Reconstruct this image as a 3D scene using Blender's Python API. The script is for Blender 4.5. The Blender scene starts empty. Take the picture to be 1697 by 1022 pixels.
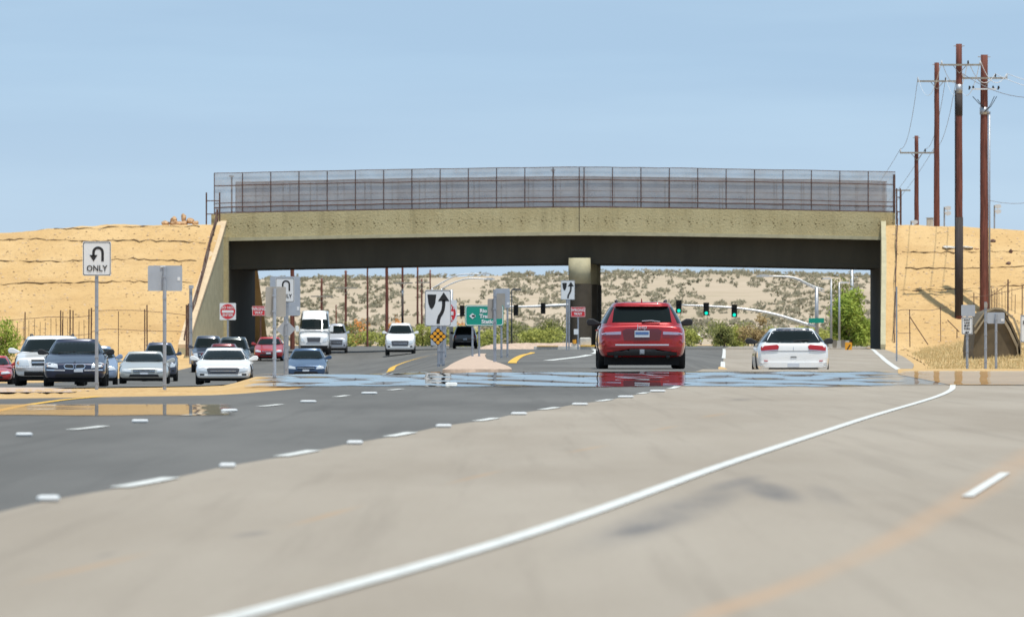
import bpy, bmesh, math, random
from mathutils import Vector, Matrix
from mathutils.bvhtree import BVHTree
R = math.radians
random.seed(7)
S = bpy.context.scene
COL = S.collection

# ------------------------------------------------------------------ camera, sky, sun, exposure
F = 12500.0; HZ = 560.0; CX = 848.5; EYE = 0.92       # focal length in photo pixels, horizon row, centre column, eye height
cam = bpy.data.cameras.new('camera'); camo = bpy.data.objects.new('camera', cam); COL.objects.link(camo)
cam.sensor_width = 36; cam.lens = F / 1697 * 36
cam.clip_start = 1; cam.clip_end = 20000
camo.location = (0, 0, EYE)
camo.rotation_euler = (math.pi / 2 + math.atan((HZ - 511) / F), 0, 0)
cam.dof.use_dof = True; cam.dof.focus_distance = 185; cam.dof.aperture_fstop = 7.5
S.camera = camo

SUN_EL = R(74); SUN_AZ = R(180 - 32)      # clockwise from +Y: behind the camera, to the right
w = bpy.data.worlds.new('World'); S.world = w; w.use_nodes = True
nt = w.node_tree; nt.nodes.clear()
wo = nt.nodes.new('ShaderNodeOutputWorld'); bg = nt.nodes.new('ShaderNodeBackground'); bg.inputs['Strength'].default_value = 0.115
sky = nt.nodes.new('ShaderNodeTexSky'); sky.sky_type = 'NISHITA'; sky.sun_disc = False
sky.sun_elevation = SUN_EL; sky.sun_rotation = SUN_AZ; sky.altitude = 700; sky.air_density = 1.0; sky.dust_density = 0.6; sky.ozone_density = 1.5
tc = nt.nodes.new('ShaderNodeTexCoord')
ad = nt.nodes.new('ShaderNodeVectorMath'); ad.operation = 'ADD'; ad.inputs[1].default_value = (0, 0, 0.16)
nm = nt.nodes.new('ShaderNodeVectorMath'); nm.operation = 'NORMALIZE'
nt.links.new(tc.outputs['Generated'], ad.inputs[0]); nt.links.new(ad.outputs[0], nm.inputs[0]); nt.links.new(nm.outputs[0], sky.inputs['Vector'])
mp = nt.nodes.new('ShaderNodeMapping'); mp.inputs['Scale'].default_value = (9, 9, 85); mp.inputs['Rotation'].default_value = (0, R(-1.2), 0)
nz = nt.nodes.new('ShaderNodeTexNoise'); nz.inputs['Scale'].default_value = 1.0; nz.inputs['Detail'].default_value = 5; nz.inputs['Roughness'].default_value = 0.5
nt.links.new(tc.outputs['Generated'], mp.inputs[0]); nt.links.new(mp.outputs[0], nz.inputs[0])
rp = nt.nodes.new('ShaderNodeValToRGB'); rp.color_ramp.elements[0].position = 0.42; rp.color_ramp.elements[1].position = 0.72
rp.color_ramp.elements[0].color = (0.41, 0.41, 0.41, 1); rp.color_ramp.elements[1].color = (0.56, 0.56, 0.56, 1)
nt.links.new(nz.outputs['Fac'], rp.inputs[0])
mx = nt.nodes.new('ShaderNodeMix'); mx.data_type = 'RGBA'; mx.inputs['B'].default_value = (5.35, 7.15, 8.5, 1)
nt.links.new(rp.outputs[0], mx.inputs['Factor']); nt.links.new(sky.outputs[0], mx.inputs['A'])
sx_ = nt.nodes.new('ShaderNodeSeparateXYZ'); nt.links.new(tc.outputs['Generated'], sx_.inputs[0])
mr = nt.nodes.new('ShaderNodeMapRange'); mr.inputs['From Min'].default_value = .004; mr.inputs['From Max'].default_value = .036; mr.inputs['To Min'].default_value = .55; mr.inputs['To Max'].default_value = 0
nt.links.new(sx_.outputs[2], mr.inputs['Value'])
mh = nt.nodes.new('ShaderNodeMix'); mh.data_type = 'RGBA'; mh.inputs['B'].default_value = (5.1, 6.0, 6.9, 1)
nt.links.new(mr.outputs[0], mh.inputs['Factor']); nt.links.new(mx.outputs['Result'], mh.inputs['A'])
nt.links.new(mh.outputs['Result'], bg.inputs['Color']); nt.links.new(bg.outputs[0], wo.inputs['Surface'])
sl = bpy.data.lights.new('sun', 'SUN'); sl.energy = 3.9; sl.angle = R(0.53); sl.color = (1.0, 0.95, 0.85)
so = bpy.data.objects.new('sun', sl); COL.objects.link(so)
sd = Vector((math.sin(SUN_AZ) * math.cos(SUN_EL), math.cos(SUN_AZ) * math.cos(SUN_EL), math.sin(SUN_EL)))
so.rotation_euler = sd.to_track_quat('Z', 'Y').to_euler(); so.location = (20, -20, 60)
S.view_settings.view_transform = 'Standard'; S.view_settings.look = 'None'; S.view_settings.exposure = 0.05; S.view_settings.gamma = 1

# ------------------------------------------------------------------ materials
def lk(t, a, b): t.links.new(a, b)
MATS = {}
def mat(name, col, rough=0.6, metal=0.0, var=0.0, scale=4.0, bump=0.0, col2=None, stretch=(1, 1, 1), emit=None, coat=0.0, spec=0.5, detail=5, ramp=(0.35, 0.65)):
    if name in MATS: return MATS[name]
    m = bpy.data.materials.new(name); m.use_nodes = True; t = m.node_tree; b = t.nodes['Principled BSDF']
    b.inputs['Base Color'].default_value = (*col, 1); b.inputs['Roughness'].default_value = rough; b.inputs['Metallic'].default_value = metal
    b.inputs['Specular IOR Level'].default_value = spec
    b.inputs['Coat Weight'].default_value = coat; b.inputs['Coat Roughness'].default_value = 0.04
    if emit:
        b.inputs['Emission Color'].default_value = (*emit[0], 1); b.inputs['Emission Strength'].default_value = emit[1]
    if var or col2 or bump:
        c = t.nodes.new('ShaderNodeTexCoord'); p = t.nodes.new('ShaderNodeMapping'); p.inputs['Scale'].default_value = stretch
        n = t.nodes.new('ShaderNodeTexNoise'); n.inputs['Scale'].default_value = scale; n.inputs['Detail'].default_value = detail; n.inputs['Roughness'].default_value = 0.6
        lk(t, c.outputs['Object'], p.inputs[0]); lk(t, p.outputs[0], n.inputs['Vector'])
        if var or col2:
            r = t.nodes.new('ShaderNodeValToRGB'); r.color_ramp.elements[0].position = ramp[0]; r.color_ramp.elements[1].position = ramp[1]
            c2 = col2 if col2 else tuple(min(1, x * (1 + var)) for x in col)
            c1 = col if col2 else tuple(x * (1 - var) for x in col)
            r.color_ramp.elements[0].color = (*c1, 1); r.color_ramp.elements[1].color = (*c2, 1)
            lk(t, n.outputs['Fac'], r.inputs[0]); lk(t, r.outputs[0], b.inputs['Base Color'])
        if bump:
            bp = t.nodes.new('ShaderNodeBump'); bp.inputs['Strength'].default_value = bump; bp.inputs['Distance'].default_value = 0.05
            lk(t, n.outputs['Fac'], bp.inputs['Height']); lk(t, bp.outputs[0], b.inputs['Normal'])
    MATS[name] = m
    return m

def math_n(t, op, a, b=None, clamp=False):
    n = t.nodes.new('ShaderNodeMath'); n.operation = op; n.use_clamp = clamp
    for i, v in enumerate((a, b)):
        if v is None: continue
        if isinstance(v, (int, float)): n.inputs[i].default_value = v
        else: lk(t, v, n.inputs[i])
    return n.outputs[0]

def mix_n(t, fac, a, b):
    n = t.nodes.new('ShaderNodeMix'); n.data_type = 'RGBA'
    for k, v in (('Factor', fac), ('A', a), ('B', b)):
        if isinstance(v, (int, float)): n.inputs[k].default_value = v
        elif isinstance(v, tuple): n.inputs[k].default_value = (*v, 1)
        else: lk(t, v, n.inputs[k])
    return n.outputs['Result']

def noise_n(t, vec, scale, stretch=(1, 1, 1), detail=5, rough=0.55, rot=0):
    p = t.nodes.new('ShaderNodeMapping'); p.inputs['Scale'].default_value = stretch; p.inputs['Rotation'].default_value = (0, 0, rot)
    n = t.nodes.new('ShaderNodeTexNoise'); n.inputs['Scale'].default_value = scale; n.inputs['Detail'].default_value = detail; n.inputs['Roughness'].default_value = rough
    lk(t, vec, p.inputs[0]); lk(t, p.outputs[0], n.inputs['Vector'])
    return n.outputs['Fac']

def ramp_n(t, v, a, b, lo=0.0, hi=1.0):
    n = t.nodes.new('ShaderNodeMapRange'); n.interpolation_type = 'SMOOTHSTEP'
    n.inputs['From Min'].default_value = a; n.inputs['From Max'].default_value = b; n.inputs['To Min'].default_value = lo; n.inputs['To Max'].default_value = hi
    lk(t, v, n.inputs['Value']); return n.outputs[0]

# ------------------------------------------------------------------ terrain: rises and dips of the road, its ramp shaped to reflect sky in the mirage
def smooth(a, b, x):
    if x <= a: return 0.0
    if x >= b: return 1.0
    t = (x - a) / (b - a); return t * t * (3 - 2 * t)
def interp(tab, x):
    if x <= tab[0][0]: return tab[0][1]
    if x >= tab[-1][0]: return tab[-1][1]
    for i in range(len(tab) - 1):
        if x <= tab[i + 1][0]:
            break
    (x0, y0), (x1, y1) = tab[i], tab[i + 1]
    def sl_(j):
        if j <= 0 or j >= len(tab) - 1: return 0.0
        a = (tab[j][1] - tab[j - 1][1]) / (tab[j][0] - tab[j - 1][0]); b = (tab[j + 1][1] - tab[j][1]) / (tab[j + 1][0] - tab[j][0])
        return 0.0 if a * b <= 0 else 2 * a * b / (a + b)
    h = x1 - x0; t = (x - x0) / h; m0, m1 = sl_(i) * h, sl_(i + 1) * h
    return (2*t**3 - 3*t*t + 1) * y0 + (t**3 - 2*t*t + t) * m0 + (-2*t**3 + 3*t*t) * y1 + (t**3 - t*t) * m1
# right profile: integrate slope
_sl = [(0, 0), (136.5, 0), (139.2, .0150), (152, .0158), (154, .0004), (205, .0), (463, .0001), (520, .0002), (700, 0), (20000, 0)]
PR = []; z_ = 0.0; d_ = 0.0
def _s(d):
    for i in range(len(_sl) - 1):
        if d <= _sl[i + 1][0]:
            (a, b), (c, e) = _sl[i], _sl[i + 1]; return b + (e - b) * (d - a) / (c - a)
    return 0
while d_ <= 720:
    PR.append(z_); z_ += _s(d_ + .5); d_ += 1
def zr(d):
    if d <= 0: return 0.0
    if d >= 719: return PR[719]
    i = int(d); return PR[i] + (PR[i + 1] - PR[i]) * (d - i)
TA = [(0, 0), (116, 0), (150, -.13), (205, -.40), (265, -.69), (320, -.9), (365, -.76), (437, -.42), (455, -.08), (485, .10), (540, zr(540)), (700, zr(700))]
TB = [(150, zr(150)), (158, .13), (175, -.06), (205, -.30), (265, -.66), (320, -.9), (365, -.76), (437, -.42), (455, -.08), (485, .10), (540, zr(540)), (700, zr(700))]
TD = [(164, zr(164)), (188, -.24), (215, -.28), (300, .0), (400, .14), (463, zr(463)), (800, zr(700))]
def zg(x, y):
    if y < 100: return 0.0
    if y > 715: return zr(715)
    u = CX + x / y * F
    zc = zr(y)
    if u > 1130:
        q = smooth(1130, 1215, u)
        if y > 164: zc = zc + (interp(TD, y) - zc) * q
        return zc
    if u > 780: return zc
    zb = zc if y <= 150 else interp(TB, y)
    k = smooth(560, 780, u)
    z = zb + (zc - zb) * k
    if u < 440:
        za = interp(TA, y); q = smooth(325, 440, u)
        z = za + (z - za) * q
    return z
def XP(px, d): return (px - CX) / F * d
def ZP(py, d): return EYE - (py - HZ) / F * d
def G(px, py):
    d = 18.0
    while d < 700:
        if ZP(py, d) < zg(XP(px, d), d): break
        d += 0.5
    a, b = d - 0.5, d
    for _ in range(12):
        c = (a + b) / 2
        if ZP(py, c) < zg(XP(px, c), c): b = c
        else: a = c
    return b

# ------------------------------------------------------------------ builders
class MB:
    def __init__(self): self.v = []; self.f = []
    def box(self, x0, x1, y0, y1, z0, z1):
        n = len(self.v); self.v += [(x, y, z) for x in (x0, x1) for y in (y0, y1) for z in (z0, z1)]
        self.f += [[n + i for i in q] for q in ((0, 1, 3, 2), (4, 6, 7, 5), (0, 4, 5, 1), (2, 3, 7, 6), (0, 2, 6, 4), (1, 5, 7, 3))]; return self
    def tube(self, pts, r, seg=8, cap=True):
        pts = [Vector(p) for p in pts]; rs = r if isinstance(r, (list, tuple)) else [r] * len(pts); rings = []
        for i, p in enumerate(pts):
            a = pts[max(i - 1, 0)]; b = pts[min(i + 1, len(pts) - 1)]; t = (b - a).normalized()
            u = t.cross(Vector((0, 1, 0)) if abs(t.y) < .9 else Vector((1, 0, 0))).normalized(); v = t.cross(u)
            n = len(self.v); rings.append(n)
            for k in range(seg):
                an = 2 * math.pi * k / seg; self.v.append(tuple(p + (u * math.cos(an) + v * math.sin(an)) * rs[i]))
        for i in range(len(rings) - 1):
            for k in range(seg):
                a, b = rings[i], rings[i + 1]; self.f.append([a + k, a + (k + 1) % seg, b + (k + 1) % seg, b + k])
        if cap: self.f.append([rings[0] + k for k in range(seg)][::-1]); self.f.append([rings[-1] + k for k in range(seg)])
        return self
    def poly(self, pts, y, th=0.006):      # (x,z) outline extruded along y (toward the camera = -y)
        n = len(self.v); k = len(pts)
        self.v += [(x, y, z) for x, z in pts] + [(x, y + th, z) for x, z in pts]
        self.f.append([n + i for i in range(k)]); self.f.append([n + k + i for i in range(k)][::-1])
        for i in range(k): self.f.append([n + i, n + (i + 1) % k, n + k + (i + 1) % k, n + k + i])
        return self
    def stroke(self, pts, w, y, th=0.006):
        P = [Vector(p) for p in pts]; L = []; Rr = []
        for i, p in enumerate(P):
            t = (P[min(i + 1, len(P) - 1)] - P[max(i - 1, 0)]).normalized(); nn = Vector((-t.y, t.x)) * w / 2
            L.append(tuple(p + nn)); Rr.append(tuple(p - nn))
        for i in range(len(P) - 1): self.poly([L[i], L[i + 1], Rr[i + 1], Rr[i]], y, th)
        return self
    def build(self, name, m, parent=None, smooth=False):
        me = bpy.data.meshes.new(name); me.from_pydata(self.v, [], self.f)
        bm = bmesh.new(); bm.from_mesh(me); bmesh.ops.recalc_face_normals(bm, faces=bm.faces); bm.to_mesh(me); bm.free()
        me.materials.append(m)
        if smooth:
            for p in me.polygons: p.use_smooth = True
        o = bpy.data.objects.new(name, me); COL.objects.link(o)
        if parent: o.parent = parent
        return o
def rawmesh(name, v, f, m, parent=None, smooth=True, recalc=False):
    me = bpy.data.meshes.new(name); me.from_pydata(v, [], f)
    if recalc:
        bm = bmesh.new(); bm.from_mesh(me); bmesh.ops.recalc_face_normals(bm, faces=bm.faces); bm.to_mesh(me); bm.free()
    me.materials.append(m)
    for p in me.polygons: p.use_smooth = smooth
    o = bpy.data.objects.new(name, me); COL.objects.link(o)
    if parent: o.parent = parent
    return o
def tag(o, label=None, cat=None, group=None, kind=None):
    if label: o['label'] = label
    if cat: o['category'] = cat
    if group: o['group'] = group
    if kind: o['kind'] = kind
    return o
def thing(name, label, cat, loc=(0, 0, 0), rz=0, group=None):
    o = bpy.data.objects.new(name, None); COL.objects.link(o); o.location = loc; o.rotation_euler = (0, 0, rz); o.empty_display_size = .2
    return tag(o, label, cat, group)
def copy_thing(o, loc, label=None):
    c = o.copy(); COL.objects.link(c); c.location = loc
    if label: c['label'] = label
    for ch in list(o.children):
        k = ch.copy(); COL.objects.link(k); k.parent = c
        for g in list(ch.children):
            q = g.copy(); COL.objects.link(q); q.parent = k
    return c
def text_mesh(name, s, size, loc, m, parent, align='CENTER', th=0.004, sx=1.0, rz=0, bold=0.0):
    cu = bpy.data.curves.new(name + '_curve', 'FONT'); cu.body = s; cu.size = size; cu.align_x = align; cu.align_y = 'CENTER'; cu.extrude = th; cu.offset = bold; cu.resolution_u = 2
    to = bpy.data.objects.new(name, cu); COL.objects.link(to)
    me = bpy.data.meshes.new_from_object(to.evaluated_get(bpy.context.evaluated_depsgraph_get()))
    bpy.data.objects.remove(to)
    me.materials.clear(); me.materials.append(m)
    o = bpy.data.objects.new(name, me); COL.objects.link(o); o.location = loc; o.rotation_euler = (math.pi / 2, 0, rz); o.scale = (sx, 1, 1); o.parent = parent
    return o
# ------------------------------------------------------------------ ground, roads
def rows(d0, d1, step=1.5):
    o = [d0]; 
    while o[-1] < d1:
        s = max(step, o[-1] * .012) if o[-1] > 520 else step
        o.append(min(o[-1] + s, d1))
    return o
def sheet(name, m, ys, left, right, off, nx=16, label=None, thick=0):
    v = []; f = []
    for y in ys:
        a, b = left(y), right(y)
        for i in range(nx + 1):
            x = a + (b - a) * i / nx
            v.append((x, y, zg(x, y) + off))
    for j in range(len(ys) - 1):
        for i in range(nx):
            n = j * (nx + 1) + i; f.append([n, n + 1, n + nx + 2, n + nx + 1])
    if thick:
        base = len(v)
        ring = [i for i in range(nx + 1)] + [j * (nx + 1) + nx for j in range(1, len(ys))] + [(len(ys) - 1) * (nx + 1) + i for i in range(nx - 1, -1, -1)] + [j * (nx + 1) for j in range(len(ys) - 2, 0, -1)]
        for r_ in ring: x, y, z = v[r_]; v.append((x, y, z - thick))
        k = len(ring)
        for i in range(k): f.append([ring[i], base + i, base + (i + 1) % k, ring[(i + 1) % k]])
    o = rawmesh(name, v, f, m, smooth=not thick, recalc=bool(thick))
    o['kind'] = 'structure'
    return o
def tab(pts): return lambda y: interp(pts, y)
def ptab(pxs):   # boundary from points seen in the photograph
    L = []
    for px, py in pxs:
        d = G(px, py); L.append((d, XP(px, d)))
    L.sort(); return L

# materials of the ground
def ground_mat():
    m = bpy.data.materials.new('desert_soil'); m.use_nodes = True; t = m.node_tree; b = t.nodes['Principled BSDF']; b.inputs['Roughness'].default_value = .95; b.inputs['Specular IOR Level'].default_value = .1
    c = t.nodes.new('ShaderNodeTexCoord').outputs['Object']
    n1 = noise_n(t, c, .25, (1, 1, 1)); n2 = noise_n(t, c, 3.0, (1, 1, 1.5), 8, .7); n3 = noise_n(t, c, .5, (.4, .4, 3.0), 6, .6)
    a = mix_n(t, ramp_n(t, n1, .35, .65), (.60, .395, .18), (.66, .455, .225))
    a = mix_n(t, ramp_n(t, n3, .48, .75, 0, .6), a, (.49, .31, .14))
    a = mix_n(t, ramp_n(t, n2, .52, .72, 0, .75), a, (.42, .27, .13))
    lk(t, a, b.inputs['Base Color'])
    bp = t.nodes.new('ShaderNodeBump'); bp.inputs['Strength'].default_value = .6; bp.inputs['Distance'].default_value = .25
    lk(t, n2, bp.inputs['Height']); lk(t, bp.outputs[0], b.inputs['Normal'])
    MATS['soil'] = m; return m
M_SOIL = ground_mat()

STAINS = [  # px, py, half width px, half length rows(px), tilt, colour, strength
]
def road_mat(name, c1, c2, stains=()):
    m = bpy.data.materials.new(name); m.use_nodes = True; t = m.node_tree; b = t.nodes['Principled BSDF']; b.inputs['Roughness'].default_value = .85; b.inputs['Specular IOR Level'].default_value = .25
    c = t.nodes.new('ShaderNodeTexCoord').outputs['Object']
    n1 = noise_n(t, c, .35, (1.3, .12, 1), 4, .6, R(3.5)); n2 = noise_n(t, c, 25, (1, .5, 1), 3, .7); n3 = noise_n(t, c, 1.2, (1.6, .1, 1), 6, .65, R(3.5)); n4 = noise_n(t, c, .12, (1, .35, 1), 3, .5)
    a = mix_n(t, ramp_n(t, n1, .3, .7), c1, c2)
    a = mix_n(t, ramp_n(t, n3, .5, .8, 0, .35), a, tuple(x * .78 for x in c1))
    a = mix_n(t, ramp_n(t, n4, .4, .7, 0, .45), a, tuple(min(1, x * 1.15) for x in c2))
    n5 = noise_n(t, c, 1.0, (3.2, .05, 1), 4, .6, R(3.5)); a = mix_n(t, ramp_n(t, n5, .5, .72, 0, .30), a, tuple(x * .72 for x in c1))
    a = mix_n(t, ramp_n(t, n2, .45, .75, 0, .3), a, tuple(x * .7 for x in c1))
    for (cx, cy, hx, hy, ang, col, st) in stains:
        p = t.nodes.new('ShaderNodeMapping'); p.vector_type = 'TEXTURE'; p.inputs['Location'].default_value = (cx, cy, 0); p.inputs['Rotation'].default_value = (0, 0, ang); p.inputs['Scale'].default_value = (hx, hy, 1000)
        lk(t, c, p.inputs[0])
        l = t.nodes.new('ShaderNodeVectorMath'); l.operation = 'LENGTH'; lk(t, p.outputs[0], l.inputs[0])
        msk = ramp_n(t, l.outputs['Value'], 1.0, .15, 0, 1)
        msk = math_n(t, 'MULTIPLY', msk, ramp_n(t, n3, .3, .6, .45, 1))
        msk = math_n(t, 'MULTIPLY', msk, st)
        a = mix_n(t, msk, a, col)
    lk(t, a, b.inputs['Base Color'])
    bp = t.nodes.new('ShaderNodeBump'); bp.inputs['Strength'].default_value = .25; bp.inputs['Distance'].default_value = .01
    lk(t, n2, bp.inputs['Height']); lk(t, bp.outputs[0], b.inputs['Normal'])
    return m
def stain(px, py, hpx, hpy, dirpx, col, st):
    """a stain seen at (px,py); hpx half width, hpy half height in the photo; dirpx: px shift per +1 row upward"""
    d = G(px, py); x = XP(px, d); d2 = G(px + dirpx * hpy, py - hpy)
    x2 = XP(px + dirpx * hpy, d2); ang = math.atan2(-(x2 - x), d2 - d); ln = math.hypot(x2 - x, d2 - d)
    return (x, d, hpx * d / F, ln, ang, col, st)
BR = (.42, .27, .15); GY = (.11, .11, .115)
st_tan = [stain(1120, 850, 90, 55, 2.3, GY, .55), stain(1280, 815, 60, 22, -1.6, GY, .8), stain(1215, 802, 45, 18, 3.0, GY, .5), stain(1060, 878, 50, 16, 3, GY, .5), stain(1370, 820, 40, 22, -1.4, GY, .35),
          stain(150, 940, 22, 30, 4.2, BR, .55), stain(540, 855, 16, 22, 3.5, BR, .55), stain(790, 790, 14, 14, 4, BR, .45), stain(975, 744, 14, 8, 5, BR, .5), stain(1100, 710, 12, 6, 5, BR, .45),
          stain(415, 886, 35, 8, 4, GY, .5), stain(175, 920, 16, 8, 3, GY, .3), stain(1185, 688, 18, 5, 5, BR, .4), stain(1230, 662, 30, 4, 5, GY, .25)]
# long brown track on the right: a chain of stains
for (px, py) in ((1180, 1015), (1260, 990), (1340, 960), (1420, 925), (1490, 890), (1560, 850), (1620, 815), (1680, 775), (1740, 740)):
    st_tan.append(stain(px, py, 55, 34, 2.1, (.43, .295, .19), .55))
M_TAN = road_mat('worn_concrete', (.295, .252, .200), (.352, .308, .252), st_tan)
M_DARK = road_mat('dark_asphalt', (.108, .105, .098), (.152, .148, .138))
M_PAINT = mat('road_paint', (.46, .47, .45), .75, col2=(.66, .67, .64), scale=5, detail=8, ramp=(.30, .52))
M_YEL = mat('yellow_paint', (.72, .42, .05), .7, var=.15, scale=9)

# base ground: one fan shaped sheet out to the horizon
gy = rows(12, 715, 2.0)
v = []; f = []; NX = 120
far = [900, 1200, 1700, 2500, 4000, 8000, 14000]
for y in gy + far:
    wd = (0.11 * y + 22) if y < 500 else (0.11 * y + 22 + (y - 500) * 1.0)
    for i in range(NX + 1):
        x = -wd + 2 * wd * i / NX; v.append((x, y, zg(x, y) - .02))
for j in range(len(gy) + len(far) - 1):
    for i in range(NX):
        n = j * (NX + 1) + i; f.append([n, n + 1, n + NX + 2, n + NX + 1])
n0 = len(v); v += [(-23.3, 12, -.02), (23.3, 12, -.02), (-60, -80, -.02), (60, -80, -.02)]
f.append([n0 + 2, n0 + 3, n0 + 1, n0])
tag(rawmesh('ground', v, f, M_SOIL), kind='structure')

line1_px = [(-40, 858), (80, 830), (250, 800), (377, 773), (492, 753), (588, 734), (665, 721), (735, 706), (808, 696), (860, 685), (915, 677), (961, 669), (1003, 664), (1037, 657), (1066, 652), (1096, 646), (1122, 641)]
line1 = ptab(line1_px); line1 = [(15, line1[0][1] - (line1[0][0] - 15) * .045)] + line1
line1 += [(175, 4.55), (208, 5.75), (286, 8.0), (370, 10.4), (463, 13.0), (640, 17.5)]
line2 = ptab([(40, 720), (150, 710), (232, 698), (325, 687), (380, 679), (455, 672), (511, 664), (567, 657), (610, 651), (680, 643)])
line2 = [(30, line2[0][1] - (line2[0][0] - 30) * .04)] + line2 + [(160, -.9), (208, .55), (286, 2.8), (370, 4.2), (457, 4.95), (480, 5.2), (640, 10)]
edge = ptab([(406, 1022), (850, 895), (1199, 772), (1399, 705), (1579, 639)])
edge = [(15, edge[0][1] - 1.04)] + edge + [(175, 9.85), (205, 11.2), (286, 14.3), (370, 18.0), (463, 22.0), (640, 28)]
L1, L2, LE = tab(line1), tab(line2), tab(edge)
s0_left = tab([(15, -14), (96, -13.5), (112, -8.4), (117, -6.5), (122, -4.9), (128, -4.3), (150, -3.6), (205, -4.6), (240, -6.0), (310, -5.4), (330, -5.2)])
opp_right = tab([(178, -11), (205, -9.6), (241, -7.9), (300, -5.6), (330, -4.7), (640, -2)])
opp_left = tab([(178, -24), (320, -18.0), (365, -16.8), (430, -17.2), (480, -16.6), (640, -19)])
sheet('road', M_TAN, rows(14, 640), L1, tab([(15, 9), (60, 10), (140, 14.5), (165, 14), (190, 11.8), (205, 11.6), (286, 15.2), (370, 19), (463, 22.6), (500, 23.5), (640, 31)]), .004, 22)
sheet('road', M_DARK, rows(14, 640), s0_left, L1, .004, 22)
sheet('road', M_DARK, rows(178, 640), opp_left, lambda y: min(opp_right(y), s0_left(y) if y > 205 else 99), .006, 22)
# edge line and dashes
sheet('edge_line', M_PAINT, rows(14, 141.5), lambda y: LE(y) - .052, lambda y: LE(y) + .052 + (.05 if y > 170 else 0), .012, 2)
for L, pts in ((L1, ((250, 801), (492, 752.5), (665, 721), (808, 696), (915, 677.5), (1003, 664), (1066, 652), (1111, 643))), (L2, ((150, 710), (325, 687), (455, 672.5), (567, 657), (648, 646)))):
    for px, py in pts:
        d = G(px, py); sheet('lane_dash', M_PAINT, rows(d - 1.6, d + 1.6, .8), lambda y: L(y) - .065, lambda y: L(y) + .065, .012, 1)
for d0, d1 in ((182, 205), (218, 240), (262, 290), (320, 460)):
    sheet('lane_dash', M_PAINT, rows(d0, d1), lambda y: L1(y) - .08, lambda y: L1(y) + .08, .012, 1)
for d0, d1 in ((225, 300), (320, 455)):
    sheet('lane_dash', M_PAINT, rows(d0, d1), lambda y: L2(y) - .16, lambda y: L2(y) + .16, .012, 1)
sheet('edge_line', M_PAINT, rows(200, 463), lambda y: LE(y) - .10, lambda y: LE(y) + .10, .012, 2)
sheet('lane_dash', M_PAINT, rows(43.4, 51), lambda y: 2.62 + (y - 43.4) * .094 - .035, lambda y: 2.62 + (y - 43.4) * .094 + .035, .012, 1)
# yellow lines
def yel(pts, wd):
    T = ptab(pts); L = tab(T); sheet('yellow_line', M_YEL, rows(T[0][0], T[-1][0], 2), lambda y: L(y) - wd, lambda y: L(y) + wd, .013, 1)
yel([(-120, 705), (0, 681), (50, 671), (100, 664), (165, 657.5)], .07)
yel([(645, 616), (652, 608), (672, 600), (700, 592), (742, 584.5)], .16)
yel([(849, 602), (855, 595), (866, 589), (882, 584)], .12)

# median: pink gravel island, sand bank, raised island under the bridge
M_PINK = mat('pink_gravel', (.52, .39, .30), .95, var=.22, scale=6, bump=.5)
T1 = ptab([(733, 617), (751, 605), (772, 595), (790, 588)]); T2 = ptab([(848, 617), (822, 603), (806, 597), (806, 588)])
y0 = max(T1[0][0], T2[0][0]); y1 = min(T1[-1][0], T2[-1][0])
sheet('median_island', M_PINK, rows(y0 + .5, y1, 2), tab(T1), tab(T2), .06, 6, thick=.09)
T3 = ptab([(-60, 655), (0, 652), (60, 648), (130, 645)])
sheet('gravel_verge', M_PINK, rows(128, 172, 2), lambda y: XP(-80, y), lambda y: XP(150 - abs(y - 140) * 2.6, y), .03, 8)
# mounded island in front of the pillar
def mound(name, x0, x1, y0, y1, h, m, nx=24, ny=8, ns=0.0, fan=False):
    v = []; f = []
    for j in range(ny + 1):
        for i in range(nx + 1):
            a = i / nx; b = j / ny; y = y0 + (y1 - y0) * b; x = XP(x0 + (x1 - x0 - 60 * b) * a, y) if fan else x0 + (x1 - x0) * a
            k = min(1, 5 * min(a, 1 - a)) ** .5 * min(1, 3.5 * min(b, 1 - b)) ** .5
            v.append((x, y, zg(x, y) - .03 + (h + ns * (random.random() - .5)) * k))
    for j in range(ny):
        for i in range(nx):
            n = j * (nx + 1) + i; f.append([n, n + 1, n + nx + 2, n + nx + 1])
    o = rawmesh(name, v, f, m); o['kind'] = 'structure'; return o
mound('median_island', XP(790, 452), XP(988, 452), 449, 459, .38, M_PINK, ns=.1)
M_CONC = mat('pale_concrete', (.55, .53, .48), .85, var=.12, scale=3)
ci = MB(); ci.box(XP(885, 446), XP(985, 446), 446, 448.5, .1, .42)
tag(ci.build('island_kerb', M_CONC), kind='structure')
ci = MB(); ci.box(XP(962, 446), XP(986, 446), 445.9, 448.3, .425, .50); ci.box(XP(890, 446), XP(925, 446), 445.9, 448.3, .425, .46)
tag(ci.build('kerb_paint', M_YEL), kind='structure')
# sandy bank of the median on the left (behind the near lanes)
mound('sand_bank', -60, 405, 119, 166, .05, M_SOIL, nx=60, ny=30, ns=.05, fan=True)
# dry verge on the right
def verge():
    v = []; f = []; nx = 40; ys = rows(150, 450, 4)
    for y in ys:
        xl = interp([(150, 15.5), (165, 15), (190, 12.4), (205, 12.2), (286, 15.6), (370, 19.4), (450, 23.0)], y)
        for i in range(nx + 1):
            x = xl + i * (26 / nx); hgt = smooth(0, 8, x - xl) * interp([(150, 0), (200, .10), (300, .30), (450, 1.3)], y)
            v.append((x, y, zg(x, y) + hgt + .02 * math.sin(x * 3 + y) + random.uniform(-.02, .02)))
    for j in range(len(ys) - 1):
        for i in range(nx):
            n = j * (nx + 1) + i; f.append([n, n + 1, n + nx + 2, n + nx + 1])
    tag(rawmesh('verge', v, f, M_SOIL), kind='structure')
    return
verge()

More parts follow.
